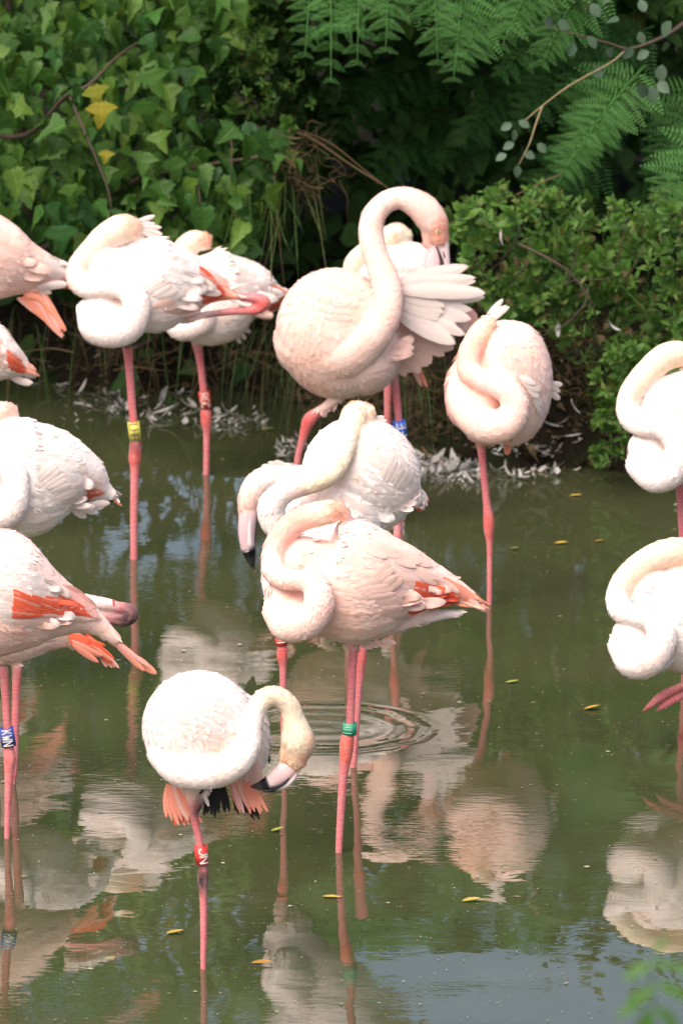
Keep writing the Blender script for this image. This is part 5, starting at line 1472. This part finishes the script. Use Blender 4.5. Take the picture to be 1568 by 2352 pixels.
M['leaf_fallen'] = mat_leaf('fallen_leaf', [(0.55, 0.30, 0.05), (0.50, 0.36, 0.08), (0.42, 0.22, 0.05)], 0.5, 0.1)
M['leaf_fallen_green'] = mat_leaf('fallen_green_leaf', [(0.32, 0.34, 0.06), (0.26, 0.30, 0.06)], 0.5, 0.1)
ME_FL = [build_mesh('floating_leaf', *leaf_mesh_oval(0.26, -0.10), M['leaf_fallen']), build_mesh('floating_leaf', *leaf_mesh_oval(0.22, -0.12), M['leaf_fallen_green'])]
for (x, y, s, k, lab) in [
    (1307, 1142, .04, 0, 'orange leaf floating near the far right bank'), (1272, 1251, .038, 0, 'orange brown leaf floating left of the right edge birds'),
    (1363, 1246, .03, 0, 'small tan leaf floating beside the upper right bird'), (1340, 1632, .045, 0, 'curled orange leaf afloat below the lower right bird'),
    (740, 2062, .045, 0, 'orange leaf floating right of the muddy leg'), (382, 2148, .045, 0, 'yellow leaf floating left of the muddy leg'),
    (577, 2215, .05, 0, 'orange leaf at the foot of the white reflection'), (622, 1912, .035, 1, 'green yellow leaf floating below the black tipped bill'),
    (1160, 1571, .04, 1, 'pale leaf floating right of the peach bird reflection'), (240, 2205, .03, 1, 'dull yellow leaf floating at lower left'),
    (1170, 1262, .03, 1, 'small green leaf floating behind the thin pink leg'), (295, 1283, .025, 1, 'tiny yellow leaf at the yellow ringed leg'),
    (1060, 2073, .045, 0, 'peach coloured leaf floating on the sky reflection'), (600, 990, .04, 1, 'yellowish leaf under the rushes')]:
    Y = water_y(y); p = at(x, y, Y)
    o = bpy.data.objects.new('floating_leaf', ME_FL[k]); o.location = (p[0], p[1], .004); o.rotation_euler = (rg.uniform(-.1, .1), rg.uniform(-.1, .1), rg.uniform(-2.3, -.8)); o.scale = (s,)*3
    COL.objects.link(o); tag(o, lab, 'leaf')
M['speck'] = mat_leaf('speck', [(0.22, 0.19, 0.10), (0.42, 0.40, 0.34), (0.28, 0.23, 0.12), (0.16, 0.15, 0.07)], 0.6, 0.0)
B = Bulk()
for i in range(2600):
    y = 1000+1360*rg.random()**0.75; x = rg.uniform(-200, 1750)
    if rg.random() > .28+.9*max(0, vnoise(x*.006, y*.011)+.2): continue
    Y = water_y(y); p = at(x, y, Y)
    if Y > shore(p[0])-.05: continue
    s = rg.uniform(.0007, .0018)*(2.4 if rg.random() < .06 else 1)
    k = rg.randint(5, 7); a0 = rg.random()*6
    v = [(math.cos(a0+q*6.283/k)*rg.uniform(.6, 1.3)*s*1.8, math.sin(a0+q*6.283/k)*rg.uniform(.6, 1.3)*s*1.6, .003) for q in range(k)]+[(0, 0, .003+s*.5)]
    f = [(q, (q+1) % k, k) for q in range(k)]
    B.raw(np.array(v)+np.array([p[0], p[1], 0]), f)
o = B.build('floating_debris', M['speck']); tag(o, 'tiny pale specks and bits floating all over the pond', None, None, 'stuff')

# ---- out-of-focus plant on the near bank
M['leaf_near'] = mat_leaf('nettle_leaf', [(0.07, 0.17, 0.035), (0.09, 0.20, 0.04)], 0.5, 0.3)
YN = 12.0
pb = at(1510, 2800, YN); gz = ground_z(pb[0], YN)
near = thing('nettle', 'blurred green plant in the foreground at the lower right corner', 'plant', (pb[0], YN, gz))
ME_N = build_mesh('leaf', *leaf_mesh_oval(0.20, 0.35), M['leaf_near'])
twig('stem', [(1510, 3400, YN), (1508, 2800, YN), (1500, 2400, YN), (1495, 2200, YN)], .004, .0015, M['leaf_near'], near)
for (x, y, dx, dz, s) in [(1497, 2215, -.9, -.25, .07), (1497, 2210, .8, .0, .06), (1500, 2190, .3, .6, .05), (1505, 2265, -1, -.5, .08), (1505, 2260, .9, -.2, .08), (1500, 2315, -.6, -1, .085), (1505, 2310, .8, -.7, .085), (1505, 2360, -.9, -.5, .09), (1505, 2365, .5, -1, .09), (1480, 2300, -1, -.3, .07), (1540, 2230, .9, .2, .06), (1505, 2420, -.9, -.3, .09), (1505, 2430, .9, -.3, .09)]:
    inst('leaf', ME_N, at(x, y, YN), (dx, -.25, dz), (rg.gauss(0, .2), -.6, .8), s*.62, near)
